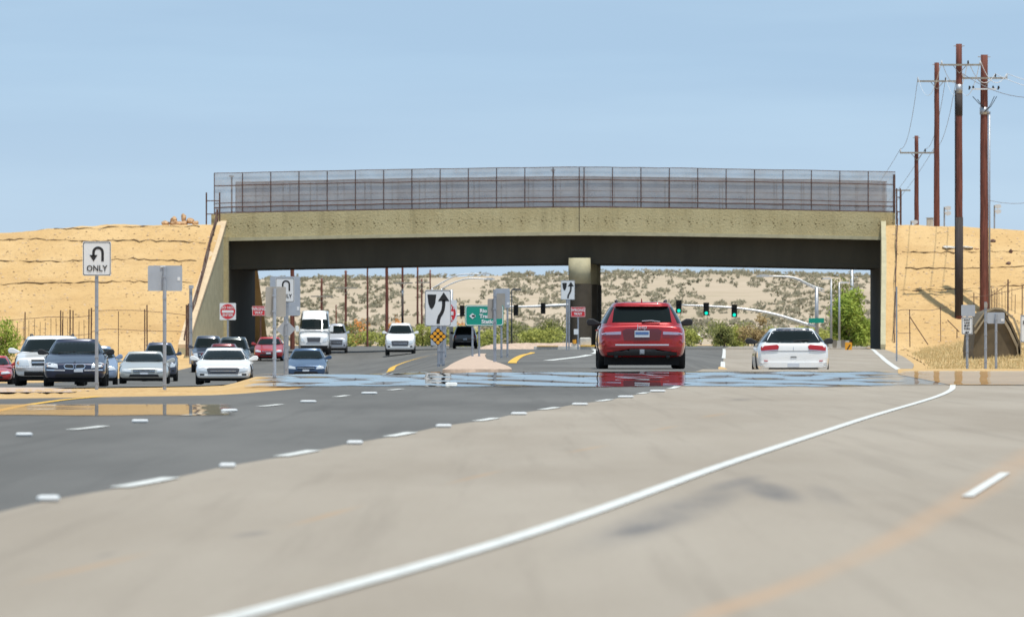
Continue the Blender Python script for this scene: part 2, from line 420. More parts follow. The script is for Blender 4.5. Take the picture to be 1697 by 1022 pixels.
# mirage: mirror-like film of hot air lying on the road
def mirage_mat(name, strength, seed):
    m = bpy.data.materials.new(name); m.use_nodes = True; t = m.node_tree; b = t.nodes['Principled BSDF']; out = t.nodes['Material Output']
    b.inputs['Base Color'].default_value = (.30, .31, .32, 1); b.inputs['Roughness'].default_value = .9; b.inputs['Specular IOR Level'].default_value = 0
    g = t.nodes.new('ShaderNodeBsdfGlossy'); g.inputs['Roughness'].default_value = .012; g.inputs['Color'].default_value = (1, .97, .92, 1)
    tr = t.nodes.new('ShaderNodeBsdfTransparent')
    c = t.nodes.new('ShaderNodeTexCoord').outputs['Object']; uv = t.nodes.new('ShaderNodeTexCoord').outputs['UV']
    at = t.nodes.new('ShaderNodeAttribute'); at.attribute_name = 'edge'
    n = noise_n(t, c, 1.0, (.9, .55, 1), 6, .7)
    k = math_n(t, 'ADD', at.outputs['Fac'], math_n(t, 'MULTIPLY', math_n(t, 'SUBTRACT', n, .5), 2.0))
    k = ramp_n(t, k, .10, .62, 0, strength)
    mxs = t.nodes.new('ShaderNodeMixShader'); lk(t, k, mxs.inputs[0]); lk(t, tr.outputs[0], mxs.inputs[1]); lk(t, g.outputs[0], mxs.inputs[2]); lk(t, mxs.outputs[0], out.inputs['Surface'])
    return m
def mirage(name, m, y0, y1, left, right, amp, nx=60, step=.3, e=3.0, lift=0.015):
    v = []; f = []; ed = []; ys = [y0 + i * step for i in range(int((y1 - y0) / step) + 1)]
    ph = [(random.uniform(0, 6), random.uniform(1.6, 7.0), random.choice((-1, 1)) * random.uniform(.05, .9)) for _ in range(9)]
    for y in ys:
        a, b = left(y), right(y)
        for i in range(nx + 1):
            x = a + (b - a) * i / nx
            wv = sum(math.sin(p + 2 * math.pi * y / wl + x * 2 * math.pi * fx) * wl / 6.28 for p, wl, fx in ph) * amp
            v.append((x, y, zg(x, y) + lift + wv))
            ed.append(min(1, (y - y0) / e, (y1 - y) / (e * .5), (i + .5) / nx * 9, (nx - i + .5) / nx * 9))
    for j in range(len(ys) - 1):
        for i in range(nx):
            n = j * (nx + 1) + i; f.append([n, n + 1, n + nx + 2, n + nx + 1])
    o = rawmesh(name, v, f, m); o['kind'] = 'structure'
    A = o.data.attributes.new('edge', 'FLOAT', 'POINT'); A.data.foreach_set('value', ed)
    return o
M_MIR = mirage_mat('hot_air', .94, 1); M_MIR2 = mirage_mat('hot_air_faint', .6, 2)
mirage('mirage', M_MIR, 138.0, 153.8, lambda y: XP(405, y), lambda y: XP(1500, y), .0010, nx=420, step=.2, e=3.2)
sheet('sand_reflection', M_SOIL, rows(140.5, 178, 1.5), lambda y: XP(1488, y) if y > 150 else XP(1488 + 90 * (150 - y) / 10, y), lambda y: XP(1790, y), .014, 12)  # sand-coloured sheet painted in place of the embankment's reflection in the mirage
mirage('mirage', mirage_mat('hot_air_sand', .35, 5), 139.5, 153, lambda y: XP(1490, y), lambda y: XP(1760, y), .00042, nx=30, e=1.5, lift=.03)
mirage('mirage', M_MIR2, 88, 104, lambda y: XP(-30, y), lambda y: XP(390, y), .0003, nx=40)

# ------------------------------------------------------------------ embankments
BY = 463.0     # front face of the bridge
TOE = 446.0
def fbm(x, y, s=0):
    from mathutils import noise
    return noise.fractal(Vector((x, y, s)), 1.0, 2.0, 4)
def wingL(y): return interp([(440, -19.6), (447, -19.1), (463, -17.5), (480, -16.4), (520, -15.5)], y)
def wingR(y): return interp([(440, 21.8), (447, 22.15), (463, 22.95), (477, 23.3), (520, 24.2)], y)
def embz(x, y, side):
    base = zg(x, min(y, 440)) * (1 - smooth(441, 455, y)) if side < 0 else zg(x, y)
    ht = 7.85 if side < 0 else 7.6
    if side < 0: ht -= 0.9 * smooth(-28, -42, -abs(x)) if False else 0; ht -= .55 * (1 - smooth(-34, -24, x))
    if side > 0: ht -= .35 * smooth(26, 34, x)
    t = (y - TOE) / 16.0
    z = ht * min(1, max(0, t)) if t < 1 else ht
    if t > 2.2: z = ht * max(0, 1 - (t - 2.2) / 1.1)
    n = fbm(x * .35, y * .35, side) * .16 + fbm(x * 1.5, y * 1.5, side + 5) * .05
    return min(base, .2) + z + n * min(1, max(0.15, t * 3)) - .05
def emb(side):
    v = []; f = []; nx = 130
    ys = [TOE - 6 + i * .4 for i in range(int(24 / .4))] + [465 + i * 2 for i in range(22)]
    for y in ys:
        e = (wingL(y) - .25) if side < 0 else (wingR(y) - .02)
        for i in range(nx + 1):
            x = e + side * (i / nx) ** 1.5 * 70
            v.append((x, y, embz(x, y, side)))
    for j in range(len(ys) - 1):
        for i in range(nx):
            n = j * (nx + 1) + i; f.append([n, n + 1, n + nx + 2, n + nx + 1])
    o = rawmesh('embankment', v, f, M_SOIL); o['kind'] = 'structure'
emb(-1); emb(1)
def slope_pt(px, py, side):
    d = 440.0
    while d < 466:
        x = XP(px, d)
        if embz(x, d, side) > ZP(py, d): break
        d += .05
    return Vector((XP(px, d), d, embz(XP(px, d), d, side)))
M_ROLL = mat('weathered_straw', (.16, .10, .05), .95, var=.4, scale=3)
def roll(pts, side, lab, r=.032):
    P = []; k = 0
    for i in range(len(pts) - 1):
        (x0, y0), (x1, y1) = pts[i], pts[i + 1]; n = max(2, int(abs(x1 - x0) / 9))
        for j in range(n):
            t = j / n; k += 1
            p = slope_pt(x0 + (x1 - x0) * t, y0 + (y1 - y0) * t + random.uniform(-1.6, 1.6), side)
            P.append(p + Vector((0, -.03, .03)))
    rs = [r * random.choice((.12, .5, .6, .8, 1, 1.3)) for _ in P]
    m = MB(); m.tube(P, rs, 5); o = m.build('erosion_roll', M_ROLL, smooth=True)
    tag(o, lab, 'erosion roll', 'dark rolls laid along the sand embankments')
roll([(62, 379), (130, 380), (200, 377), (340, 376)], -1, 'thin dark erosion roll just below the crest of the left embankment')
roll([(-30, 400), (60, 397), (130, 400), (250, 400), (350, 403)], -1, 'second highest dark erosion roll, behind the top of the ONLY sign')
roll([(-30, 431), (40, 434), (130, 433), (220, 430), (335, 434)], -1, 'dark erosion roll across the middle of the left embankment, behind the ONLY lettering')
roll([(-30, 473), (60, 470), (150, 468), (240, 467), (330, 470)], -1, 'lowest dark erosion roll on the left embankment, above the wire fence', .036)
roll([(1495, 419), (1560, 419), (1640, 418), (1720, 417)], 1, 'highest dark erosion roll on the right embankment')
roll([(1500, 446), (1560, 445), (1640, 445), (1720, 441)], 1, 'middle dark erosion roll on the right embankment')
roll([(1490, 482), (1560, 481), (1640, 477), (1720, 472)], 1, 'lowest long erosion roll on the right embankment', .036)

def scatter(name, lab, cnt, mm, side, rng, sz):
    v = []; f = []
    for _ in range(cnt):
        px = random.uniform(*rng); y = TOE + random.random() * 15.5; x = XP(px, y)
        if side < 0 and x > wingL(y) - .4: continue
        if side > 0 and x < wingR(y) + .3: continue
        s = random.uniform(.4, 1) ** 2 * sz; c = Vector((x, y, embz(x, y, side) + s * .2)); n0 = len(v)
        for k in range(5):
            a = k * 1.257 + random.random() * .5; v.append(tuple(c + Vector((math.cos(a) * s * 1.5, math.sin(a) * s, -s * .3))))
        v.append(tuple(c + Vector((random.uniform(-.3, .3) * s, 0, s * random.uniform(.4, .9)))))
        for k in range(5): f.append([n0 + k, n0 + (k + 1) % 5, n0 + 5])
    tag(rawmesh(name, v, f, mm, smooth=False), lab, 'stones', kind='stuff')
M_ST1 = mat('brown_stone', (.30, .19, .10), .95); M_ST2 = mat('pale_stone', (.62, .45, .28), .95)
scatter('stones', 'small brown stones scattered over the left embankment', 700, M_ST1, -1, (-20, 350), .055)
scatter('stones', 'pale stones scattered over the left embankment', 700, M_ST2, -1, (-20, 350), .08)
scatter('stones', 'small brown stones scattered over the right embankment', 450, M_ST1, 1, (1480, 1720), .055)
scatter('stones', 'pale stones scattered over the right embankment', 450, M_ST2, 1, (1480, 1720), .08)

# ------------------------------------------------------------------ hills and scrub behind
def hill_mat():
    m = bpy.data.materials.new('hill_soil'); m.use_nodes = True; t = m.node_tree; b = t.nodes['Principled BSDF']; b.inputs['Roughness'].default_value = 1; b.inputs['Specular IOR Level'].default_value = 0
    c = t.nodes.new('ShaderNodeTexCoord').outputs['Object']
    n1 = noise_n(t, c, .03, (1, .3, 1), 5); n2 = noise_n(t, c, .25, (1, .3, 1.5), 5)
    a = mix_n(t, ramp_n(t, n1, .35, .65), (.42, .345, .255), (.49, .405, .31)); a = mix_n(t, ramp_n(t, n2, .5, .75, 0, .5), a, (.33, .29, .19))
    lk(t, a, b.inputs['Base Color']); return m
M_HILL = hill_mat()
def hillz(x, y):
    t = (y - 700) / 900
    top = 12.7 + .9 * math.sin(x * .02 + 1) + 1.1 * fbm(x * .012, 0, 3)
    return zr(700) - .1 + top * smooth(0, 1, t) * (1 - .5 * smooth(1.3, 2.5, t)) + .5 * fbm(x * .03, y * .01, 9) * smooth(0, .4, t)
v = []; f = []; nx, ny = 90, 50
for j in range(ny + 1):
    y = 690 + 2300 * (j / ny) ** 1.4
    for i in range(nx + 1):
        x = -260 + 520 * i / nx; v.append((x * (y / 1300), y, hillz(x * (y / 1300), y)))
for j in range(ny):
    for i in range(nx):
        n = j * (nx + 1) + i; f.append([n, n + 1, n + nx + 2, n + nx + 1])
tag(rawmesh('hills', v, f, M_HILL), kind='structure')

def leaf_mat(name, c1, c2, tr=.25):
    m = bpy.data.materials.new(name); m.use_nodes = True; t = m.node_tree; b = t.nodes['Principled BSDF']; b.inputs['Roughness'].default_value = .7; b.inputs['Specular IOR Level'].default_value = .15
    o = t.nodes.new('ShaderNodeNewGeometry'); r = t.nodes.new('ShaderNodeValToRGB'); r.color_ramp.elements[0].color = (*c1, 1); r.color_ramp.elements[1].color = (*c2, 1)
    lk(t, o.outputs['Random Per Island'], r.inputs[0]); lk(t, r.outputs[0], b.inputs['Base Color'])
    tl = t.nodes.new('ShaderNodeBsdfTranslucent'); lk(t, r.outputs[0], tl.inputs[0]); ms = t.nodes.new('ShaderNodeMixShader'); ms.inputs[0].default_value = tr
    lk(t, b.outputs[0], ms.inputs[1]); lk(t, tl.outputs[0], ms.inputs[2]); lk(t, ms.outputs[0], t.nodes['Material Output'].inputs['Surface'])
    return m
def leaves(v, f, c, r, n, size, clumps=9):
    cs = []
    for _ in range(clumps):
        a = random.uniform(0, 6.283); q = random.random() ** .5 * .75; h = random.uniform(-.7, .75)
        k = math.sqrt(max(.05, 1 - h * h * .8))
        cs.append(Vector((math.cos(a) * q * r[0] * k, math.sin(a) * q * r[1] * k, h * r[2])))
    for _ in range(n):
        cc = random.choice(cs); k = random.uniform(.25, .5)
        p = Vector((random.gauss(0, 1), random.gauss(0, 1), random.gauss(0, 1))).normalized() * random.random() ** .4
        q = Vector(c) + cc + Vector((p.x * r[0], p.y * r[1], p.z * r[2])) * k
        if q.z < c[2] - r[2]: q.z = c[2] - r[2] * random.random()
        u = Vector((random.gauss(0, 1), random.gauss(0, 1), random.gauss(0, 1))).normalized(); w_ = u.orthogonal().normalized(); s = size * random.uniform(.6, 1.4)
        n0 = len(v); v += [tuple(q + u * s), tuple(q + w_ * s * .5), tuple(q - u * s), tuple(q - w_ * s * .5)]; f.append([n0, n0 + 1, n0 + 2, n0 + 3])
M_OLIVE = leaf_mat('olive_leaf', (.13, .15, .05), (.30, .30, .10)); M_GREEN = leaf_mat('green_leaf', (.17, .25, .04), (.42, .50, .10)); M_YG = leaf_mat('yellow_green_leaf', (.26, .28, .06), (.50, .50, .14))
M_RUST = leaf_mat('rust_leaf', (.33, .24, .11), (.52, .39, .20)); M_ORB = leaf_mat('orange_blossom', (.75, .30, .08), (.85, .45, .16)); M_SAGE = leaf_mat('sage_leaf', (.31, .30, .21), (.43, .38, .28), .5)
M_DRY = leaf_mat('dry_grass', (.52, .40, .19), (.66, .54, .30)); M_BARK = mat('bark', (.16, .11, .07), .9, var=.3, scale=5)
# scrub dotted over the hills: one mass
v = []; f = []
for _ in range(3400):
    y = random.uniform(720, 1750); x = random.uniform(-.055, .07) * y; s = random.uniform(.4, 1.0)
    if fbm(x * .05, y * .004, 20) < -.25 and random.random() < .8: continue
    leaves(v, f, (x, y, hillz(x, y) + s * .45), (s * 1.5, s * 1.1, s * .6), 18, .32, 4)
tag(rawmesh('hill_scrub', v, f, M_SAGE, smooth=False), 'sparse grey green scrub dotted over the tan hills', 'scrub', kind='stuff')
# shrub belt beyond the bridge
for nm_, M_, N_, r0, y_, lab in (('roadside_scrub', M_YG, 60, (.7, 1.15), (560, 590), 'low yellow green scrub in a belt beyond the bridge'), ('roadside_scrub', M_OLIVE, 34, (.9, 1.5), (585, 630), 'darker olive scrub behind the yellow green belt')):
    v = []; f = []
    for i in range(N_):
        px = random.uniform(540, 1460); y = random.uniform(*y_); x = XP(px, y); s = random.uniform(*r0)
        leaves(v, f, (x, y, zr(600) + s * .65), (s * 1.3, s, s * .8), 420, .10, 9)
    tag(rawmesh(nm_, v, f, M_, smooth=False), lab, 'scrub', kind='stuff')
def bush(name, lab, cat, px, pytop, d, wpx, m, n=900, leaf=.1, zb=None, trunk=False):
    x = XP(px, d); zt = ZP(pytop, d); z0 = zg(x, d) if zb is None else zb; h = zt - z0; rx = wpx / 2 * d / F
    t = thing(name, lab, cat, (x, d, z0)); v = []; f = []
    if trunk:
        leaves(v, f, (0, 0, h * .58), (rx, rx, h * .42), n, leaf, 26)
    else: leaves(v, f, (0, 0, h * .5), (rx, rx * .8, h * .5), n, leaf, 14)
    rawmesh('crown', v, f, m, t, smooth=False)
    b = MB()
    b.tube([(0, 0, -.1), (.05, 0, h * .25), (-.05, .05, h * .6)], [h * .025 + .02, h * .02 + .015, .02], 7)
    for k in range(6):
        a = k * 1.05; b.tube([(0, 0, h * .15), (math.cos(a) * rx * .4, math.sin(a) * rx * .4, h * .45), (math.cos(a) * rx * .6, math.sin(a) * rx * .6, h * .72)], [h * .012 + .01, .015, .008], 5)
    b.build('trunk', M_BARK, t); return t
bush('tree', 'tall bright green tree filling the right end of the underpass', 'tree', 1410, 480, 560, 84, M_GREEN, 7000, .12)
bush('tree', 'sparse brownish tree crown rising above the bright green tree', 'tree', 1398, 452, 580, 55, M_OLIVE, 900, .10, trunk=True)
bush('tree', 'tree with rust coloured crown behind the white car', 'tree', 1250, 523, 565, 62, M_RUST, 1500, .1)
bush('bush', 'dark green bush left of the rust coloured tree', 'bush', 1200, 540, 556, 46, M_OLIVE, 1100)
bush('bush', 'dark olive bush just left of the concrete column', 'bush', 905, 530, 590, 60, M_OLIVE, 1100)
bush('bush', 'green bush between the column and the red car', 'bush', 1003, 516, 590, 40, M_GREEN, 900)
bush('bush', 'green bush right above the white oncoming sedan', 'bush', 700, 535, 575, 60, M_YG, 900)
bush('bush', 'olive bush behind the white car at its right', 'bush', 1325, 543, 560, 60, M_OLIVE, 1100)
bush('bush', 'green bush at the left edge of the picture, at the foot of the sand embankment', 'bush', 2, 523, 436, 75, M_GREEN, 2600, .08, zb=-.6)
bush('flowering_shrub', 'orange flowering shrub glowing above the white oncoming sedan', 'shrub', 655, 524, 610, 34, M_ORB, 600)
bush('flowering_shrub', 'orange flowering shrub above the small silver car next to the van', 'shrub', 590, 529, 610, 50, M_ORB, 600)
bush('flowering_shrub', 'orange flowering shrub behind the black car and green sign', 'shrub', 770, 532, 615, 34, M_ORB, 500)
# dry grass of the right verge and the left bank
v = []; f = []
for _ in range(3600):
    y = random.uniform(200, 445); xl = interp([(150, 9.8), (205, 11.2), (286, 14.9), (370, 18.9), (450, 23.0)], y); px = random.uniform(1500, 1700); x = XP(px, y)
    if x < xl + .8: continue
    z = zg(x, y) + smooth(0, 8, x - xl) * interp([(150, 0), (200, .10), (300, .30), (450, 1.3)], y)
    for k in range(3):
        a = random.uniform(-.1, .1); h = random.uniform(.04, .17); q = x + random.uniform(-.15, .15); n0 = len(v)
        v += [(q - .015, y, z - .02), (q + .015, y, z - .02), (q + a, y + random.uniform(-.1, .1), z + h)]; f.append([n0, n0 + 1, n0 + 2])
tag(rawmesh('dry_grass', v, f, M_DRY, smooth=False), 'dry straw coloured grass on the right verge', 'grass', kind='stuff')

# ------------------------------------------------------------------ bridge
def pcrete():
    m = bpy.data.materials.new('khaki_concrete'); m.use_nodes = True; t = m.node_tree; b = t.nodes['Principled BSDF']; b.inputs['Roughness'].default_value = .9; b.inputs['Specular IOR Level'].default_value = .2
    c = t.nodes.new('ShaderNodeTexCoord').outputs['Object']
    n1 = noise_n(t, c, .6, (1, 1, 1), 5); n2 = noise_n(t, c, 7, (1, 1, 1), 6, .7)
    a = mix_n(t, ramp_n(t, n1, .3, .7), (.47, .395, .22), (.54, .465, .27)); a = mix_n(t, ramp_n(t, n2, .5, .75, 0, .5), a, (.30, .26, .15))
    n3 = noise_n(t, c, 1.5, (1.2, 1, .15), 5, .6)
    a = mix_n(t, ramp_n(t, n3, .6, .85, 0, .4), a, (.22, .19, .11))
    lk(t, a, b.inputs['Base Color'])
    bp = t.nodes.new('ShaderNodeBump'); bp.inputs['Strength'].default_value = .8; bp.inputs['Distance'].default_value = .06
    lk(t, n2, bp.inputs['Height']); lk(t, bp.outputs[0], b.inputs['Normal']); return m
M_KH = pcrete()
M_KHS = mat('smooth_khaki', (.44, .40, .26), .85, var=.1, scale=2)
M_GIRD = mat('girder_concrete', (.062, .053, .036), .9, var=.12, scale=.8, stretch=(1, 1, .3))  # concrete colour darkened to carry the deep shade beneath the deck
M_COLD = mat('dark_brown', (.075, .06, .042), .8, var=.15, scale=2)  # even dark brown for the lower part of the columns
M_CAP = mat('tan_concrete', (.60, .46, .30), .9, var=.1, scale=2)
M_STEEL = mat('rusty_steel', (.12, .065, .05), .7, .2, var=.3, scale=6)
M_GALV = mat('galvanised_steel', (.40, .42, .45), .45, .6, var=.1, scale=8)
M_GALV2 = mat('grey_steel', (.33, .36, .41), .5, .3, var=.08, scale=8)
PK = XP(960, BY)
def par_mat():
    m = M_KH.copy(); m.name = 'relief_concrete'; t = m.node_tree; b = t.nodes['Principled BSDF']
    src = b.inputs['Base Color'].links[0].from_socket
    c = t.nodes.new('ShaderNodeTexCoord').outputs['Object']; sp = t.nodes.new('ShaderNodeSeparateXYZ'); lk(t, c, sp.inputs[0])
    at = t.nodes.new('ShaderNodeAttribute'); at.attribute_name = 'height'
    jit = noise_n(t, c, .8, (1, 1, 1), 2); wx = math_n(t, 'ADD', sp.outputs[0], math_n(t, 'MULTIPLY', jit, .05))
    u = math_n(t, 'MULTIPLY', math_n(t, 'FRACT', math_n(t, 'DIVIDE', wx, 1.29)), 1.29)
    z = math_n(t, 'SUBTRACT', at.outputs['Fac'], (PT + PB) / 2 + .12)
    tot = None
    pat = [(-.5, .08, .032, 1), (-.40, .05, .022, .6), (-.10, .01, .028, .8), (-.04, -.08, .045, 1), (.02, .17, .030, .9), (.04, -.22, .034, .9), (.20, -.06, .028, .7), (.16, .11, .022, .6), (.36, .0, .022, .6), (.42, -.13, .036, 1), (-.22, .12, .018, .5),
           (-.05, -.34, .028, .8), (.50, .06, .022, .6), (-.3, .36, .02, .6), (-.1, .42, .018, .5), (.2, .40, .024, .7), (.5, .36, .018, .5), (-.5, -.3, .02, .4), (.3, -.38, .02, .4), (0, .30, .016, .5)]
    for (px_, pz_, r_, s_) in pat:
        du = math_n(t, 'SUBTRACT', u, px_ + .645); dz = math_n(t, 'SUBTRACT', z, pz_)
        d2 = math_n(t, 'ADD', math_n(t, 'MULTIPLY', math_n(t, 'MULTIPLY', du, du), .5), math_n(t, 'MULTIPLY', dz, dz))
        k = ramp_n(t, d2, (r_ * 1.25) ** 2, (r_ * .5) ** 2, 0, s_); tot = k if tot is None else math_n(t, 'MAXIMUM', tot, k)
    nn = noise_n(t, c, 1.1, (1, 1, 1), 3); tot = math_n(t, 'MULTIPLY', tot, ramp_n(t, nn, .25, .5, .35, 1))
    src = mix_n(t, ramp_n(t, noise_n(t, c, 1.2, (1.6, 1, .08), 5, .65), .5, .75, 0, .4), src, (.24, .20, .11))
    lk(t, mix_n(t, tot, src, (.10, .075, .03)), b.inputs['Base Color']); return m
def camb(x): return -.36 * (abs(x - PK) / 22.0) ** 1.4
bx0, bx1 = XP(350, BY), XP(1484, BY)
br = thing('bridge', 'long khaki concrete road bridge with mesh screened parapet spanning the road', 'bridge', (0, 0, 0))
NS = 96
def span(name, prof, m, x0=bx0, x1=bx1, smooth_=False, ns=NS):
    """prof: closed (y,z) outline relative; swept along x with the camber"""
    v = []; f = []; k = len(prof)
    for i in range(ns + 1):
        x = x0 + (x1 - x0) * i / ns
        for y, z in prof: v.append((x, y, z + camb(x)))
    for i in range(ns):
        for j in range(k): f.append([i * k + j, i * k + (j + 1) % k, (i + 1) * k + (j + 1) % k, (i + 1) * k + j])
    f.append(list(range(k))); f.append([ns * k + j for j in range(k)][::-1])
    return rawmesh(name, v, f, m, br, smooth=False, recalc=True)
PT = ZP(344, BY); PB = ZP(390, BY); GB = ZP(437, BY + 1)
M_PAR = par_mat(); po = span('parapet', [(BY, PB + .22), (BY, PT), (BY + .35, PT), (BY + .35, PB + .22)], M_PAR, ns=192)
A = po.data.attributes.new('height', 'FLOAT', 'POINT'); A.data.foreach_set('value', [q.co.z - camb(q.co.x) for q in po.data.vertices])
span('deck_edge', [(BY - .07, PB), (BY - .07, PB + .218), (BY + .35, PB + .218), (BY + .35, PB)], M_KHS)
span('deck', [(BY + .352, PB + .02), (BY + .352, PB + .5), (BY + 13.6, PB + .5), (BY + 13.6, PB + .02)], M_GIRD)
span('parapet', [(BY + 13.602, PB), (BY + 13.602, PT), (BY + 14, PT), (BY + 14, PB)], M_KH)
gx0, gx1 = XP(379, BY), XP(1460, BY)
for gi, gy_ in enumerate((1.0, 4.2, 7.4, 10.6, 12.6)):
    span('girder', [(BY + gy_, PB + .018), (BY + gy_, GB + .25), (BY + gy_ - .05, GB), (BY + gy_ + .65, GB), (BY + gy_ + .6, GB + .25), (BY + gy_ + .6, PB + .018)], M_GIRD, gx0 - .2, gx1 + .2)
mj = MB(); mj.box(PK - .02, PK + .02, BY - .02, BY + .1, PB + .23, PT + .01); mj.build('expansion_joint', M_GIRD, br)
# columns
def column(x, y, lab=None):
    zb_ = zg(x, y)
    r = .685
    c = MB(); c.tube([(x, y, ZP(470, BY)), (x, y, GB + .35)], r, 32); o = c.build('column', M_KHS, br)
    for p in o.data.polygons: p.use_smooth = abs(p.normal.z) < .5
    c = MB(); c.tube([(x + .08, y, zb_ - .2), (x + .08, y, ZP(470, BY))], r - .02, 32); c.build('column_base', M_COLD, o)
column(XP(960.5, BY + .3), BY + .45); column(XP(960.5, BY + .3) + .45, BY + 6.5); column(XP(960.5, BY + .3) + .75, BY + 12.2)
# abutments
a = MB()
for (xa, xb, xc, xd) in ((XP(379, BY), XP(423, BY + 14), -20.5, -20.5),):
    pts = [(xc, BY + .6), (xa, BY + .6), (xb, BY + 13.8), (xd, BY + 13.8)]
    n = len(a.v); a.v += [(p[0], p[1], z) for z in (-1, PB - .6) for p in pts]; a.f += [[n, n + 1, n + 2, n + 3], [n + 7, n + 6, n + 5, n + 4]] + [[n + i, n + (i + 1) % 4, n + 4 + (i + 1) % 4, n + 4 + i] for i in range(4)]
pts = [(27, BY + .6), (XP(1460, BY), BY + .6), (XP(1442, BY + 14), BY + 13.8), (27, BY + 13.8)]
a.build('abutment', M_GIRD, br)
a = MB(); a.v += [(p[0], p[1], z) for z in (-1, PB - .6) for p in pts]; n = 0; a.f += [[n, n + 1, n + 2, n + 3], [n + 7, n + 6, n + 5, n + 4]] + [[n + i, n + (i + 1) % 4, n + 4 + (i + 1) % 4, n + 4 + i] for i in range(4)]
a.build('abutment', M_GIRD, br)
# wing walls: sloping concrete walls with coping
def wing(side, lab):
    t = thing('wing_wall', lab, 'wall', (0, 0, 0))
    W = wingL if side < 0 else wingR
    ys = [TOE + .5 + i * (BY + .55 - TOE - .5) / 20 for i in range(21)]
    def top(y): return .92 + (560 - interp([(446, 572), (463.5, 371)] if side > 0 else [(446, 572), (463.5, 371)], y)) * y / F if False else (0.1 + (8.0 - 0.1) * (y - TOE) / (BY - TOE))
    v = []; f = []; v2 = []; f2 = []
    th = .62 if side < 0 else .30
    for y in ys:
        xf = W(y) + (0 if side < 0 else -th); xb = xf + (-th if side < 0 else th)
        e_ = .06 if side < 0 else .02
        z = min(top(y), 7.95)
        x0, x1 = (xb, xf) if side < 0 else (xf, xb)
        v += [(x0 + e_, y, -1), (x1 - e_, y, -1), (x1 - e_, y, z), (x0 + e_, y, z)]
        v2 += [(x0, y, z), (x1, y, z), (x1, y, z + .22), (x0, y, z + .22)]
    for V, Fc in ((v, f), (v2, f2)):
        for i in range(20):
            for j in range(4): Fc.append([i * 4 + j, i * 4 + (j + 1) % 4, (i + 1) * 4 + (j + 1) % 4, (i + 1) * 4 + j])
        Fc.append([0, 1, 2, 3]); Fc.append([83, 82, 81, 80])
    rawmesh('wall_face', v, f, M_KHS, t, smooth=False, recalc=True); rawmesh('coping', v2, f2, M_KHS if side > 0 else M_CAP, t, smooth=False, recalc=True)
wing(-1, 'sloping khaki wing wall descending left of the bridge opening'); wing(1, 'pale concrete wing wall at the right end of the bridge opening')
# flat face between the wing wall and opening on the left
m = MB(); m.box(XP(342, BY - 1), XP(378, BY - 1), BY - 1.2, BY + .55, -1, PB - .1); m.build('abutment_pier', M_KH, br)
m = MB(); m.box(XP(1461, BY - 1), XP(1466, BY), BY - .2, BY + .5, -1, PB + .9); m.build('abutment_pier', M_KH, br)
# screens
def mesh_mat(name, op, col):
    m = bpy.data.materials.new(name); m.use_nodes = True; t = m.node_tree; b = t.nodes['Principled BSDF']; b.inputs['Base Color'].default_value = (*col, 1); b.inputs['Roughness'].default_value = .5; b.inputs['Metallic'].default_value = .2
    c = t.nodes.new('ShaderNodeTexCoord').outputs['Object']; n = noise_n(t, c, .8, (1, 1, 1.5), 5, .6)
    k = ramp_n(t, n, .3, .7, op - .12, op + .12); b.inputs['Alpha'].default_value = op; lk(t, k, b.inputs['Alpha']); return m
M_MESH = mesh_mat('wire_mesh', .54, (.44, .43, .43)); M_MESH2 = mesh_mat('dense_wire_mesh', .56, (.25, .215, .22))
FT = ZP(277, BY)
def screen(name, lab, y, x0, x1, ztop, zbot, mm, posts, rails, r=.027, pole_top=None):
    t = thing(name, lab, 'fence', (x0, y, 0)); m = MB(); N = 60
    for i in range(N):
        xa = x0 + (x1 - x0) * i / N; xb = x0 + (x1 - x0) * (i + 1) / N; n = len(m.v)
        m.v += [(xa - x0, 0, zbot + camb(xa)), (xb - x0, 0, zbot + camb(xb)), (xb - x0, 0, ztop + camb(xb)), (xa - x0, 0, ztop + camb(xa))]; m.f.append([n, n + 1, n + 2, n + 3])
    m.build('mesh_panel', mm, t)
    for x in posts:
        q = MB(); q.tube([(x - x0, -.04, zbot - .05 + camb(x)), (x - x0, -.04, (pole_top or ztop) + camb(x))], r, 6); q.build('post', M_STEEL, t)
    for z, rr in rails:
        q = MB(); q.tube([(x0 + (x1 - x0) * i / 40 - x0, -.08, z + camb(x0 + (x1 - x0) * i / 40) + random.uniform(-.015, .015)) for i in range(41)], rr, 6); q.build('rail', M_STEEL, t)
    return t
px_posts = [355 + i * 46.8 for i in range(13)] + [960] + [968 + i * 47.1 for i in range(12)]
px_posts = [p for p in px_posts if p < 1486]
zz = lambda py: ZP(py, BY)
screen('screen_fence', 'tall grey wire screen with thin posts along the top of the bridge', BY + .12, XP(355, BY), XP(1484, BY), FT, PT, M_MESH,
       [XP(p, BY) for p in px_posts], [(FT, .02), (zz(298), .03), (zz(327), .025), (zz(334), .035), (PT + .04, .03)])
screen('screen_fence', 'lower dense dark wire screen on the far side of the bridge deck', BY + 13.7, XP(391, BY + 13.7), XP(1470, BY + 13.7), ZP(293, BY + 13.7), PT, M_MESH2,
       [XP(391 + i * 44.8, BY + 13.7) for i in range(25)], [(ZP(293, BY + 13.7), .03), (ZP(316, BY + 13.7), .025)])
screen('screen_fence', 'middle rail fence with brown posts on the bridge deck', BY + 7, XP(391, BY + 7), XP(1468, BY + 7), ZP(294.5, BY + 7), PT - .2, M_MESH2,
       [XP(424 + i * 45.2, BY + 7) for i in range(24)], [(ZP(295, BY + 7), .02), (ZP(316, BY + 7), .02)], r=.025)
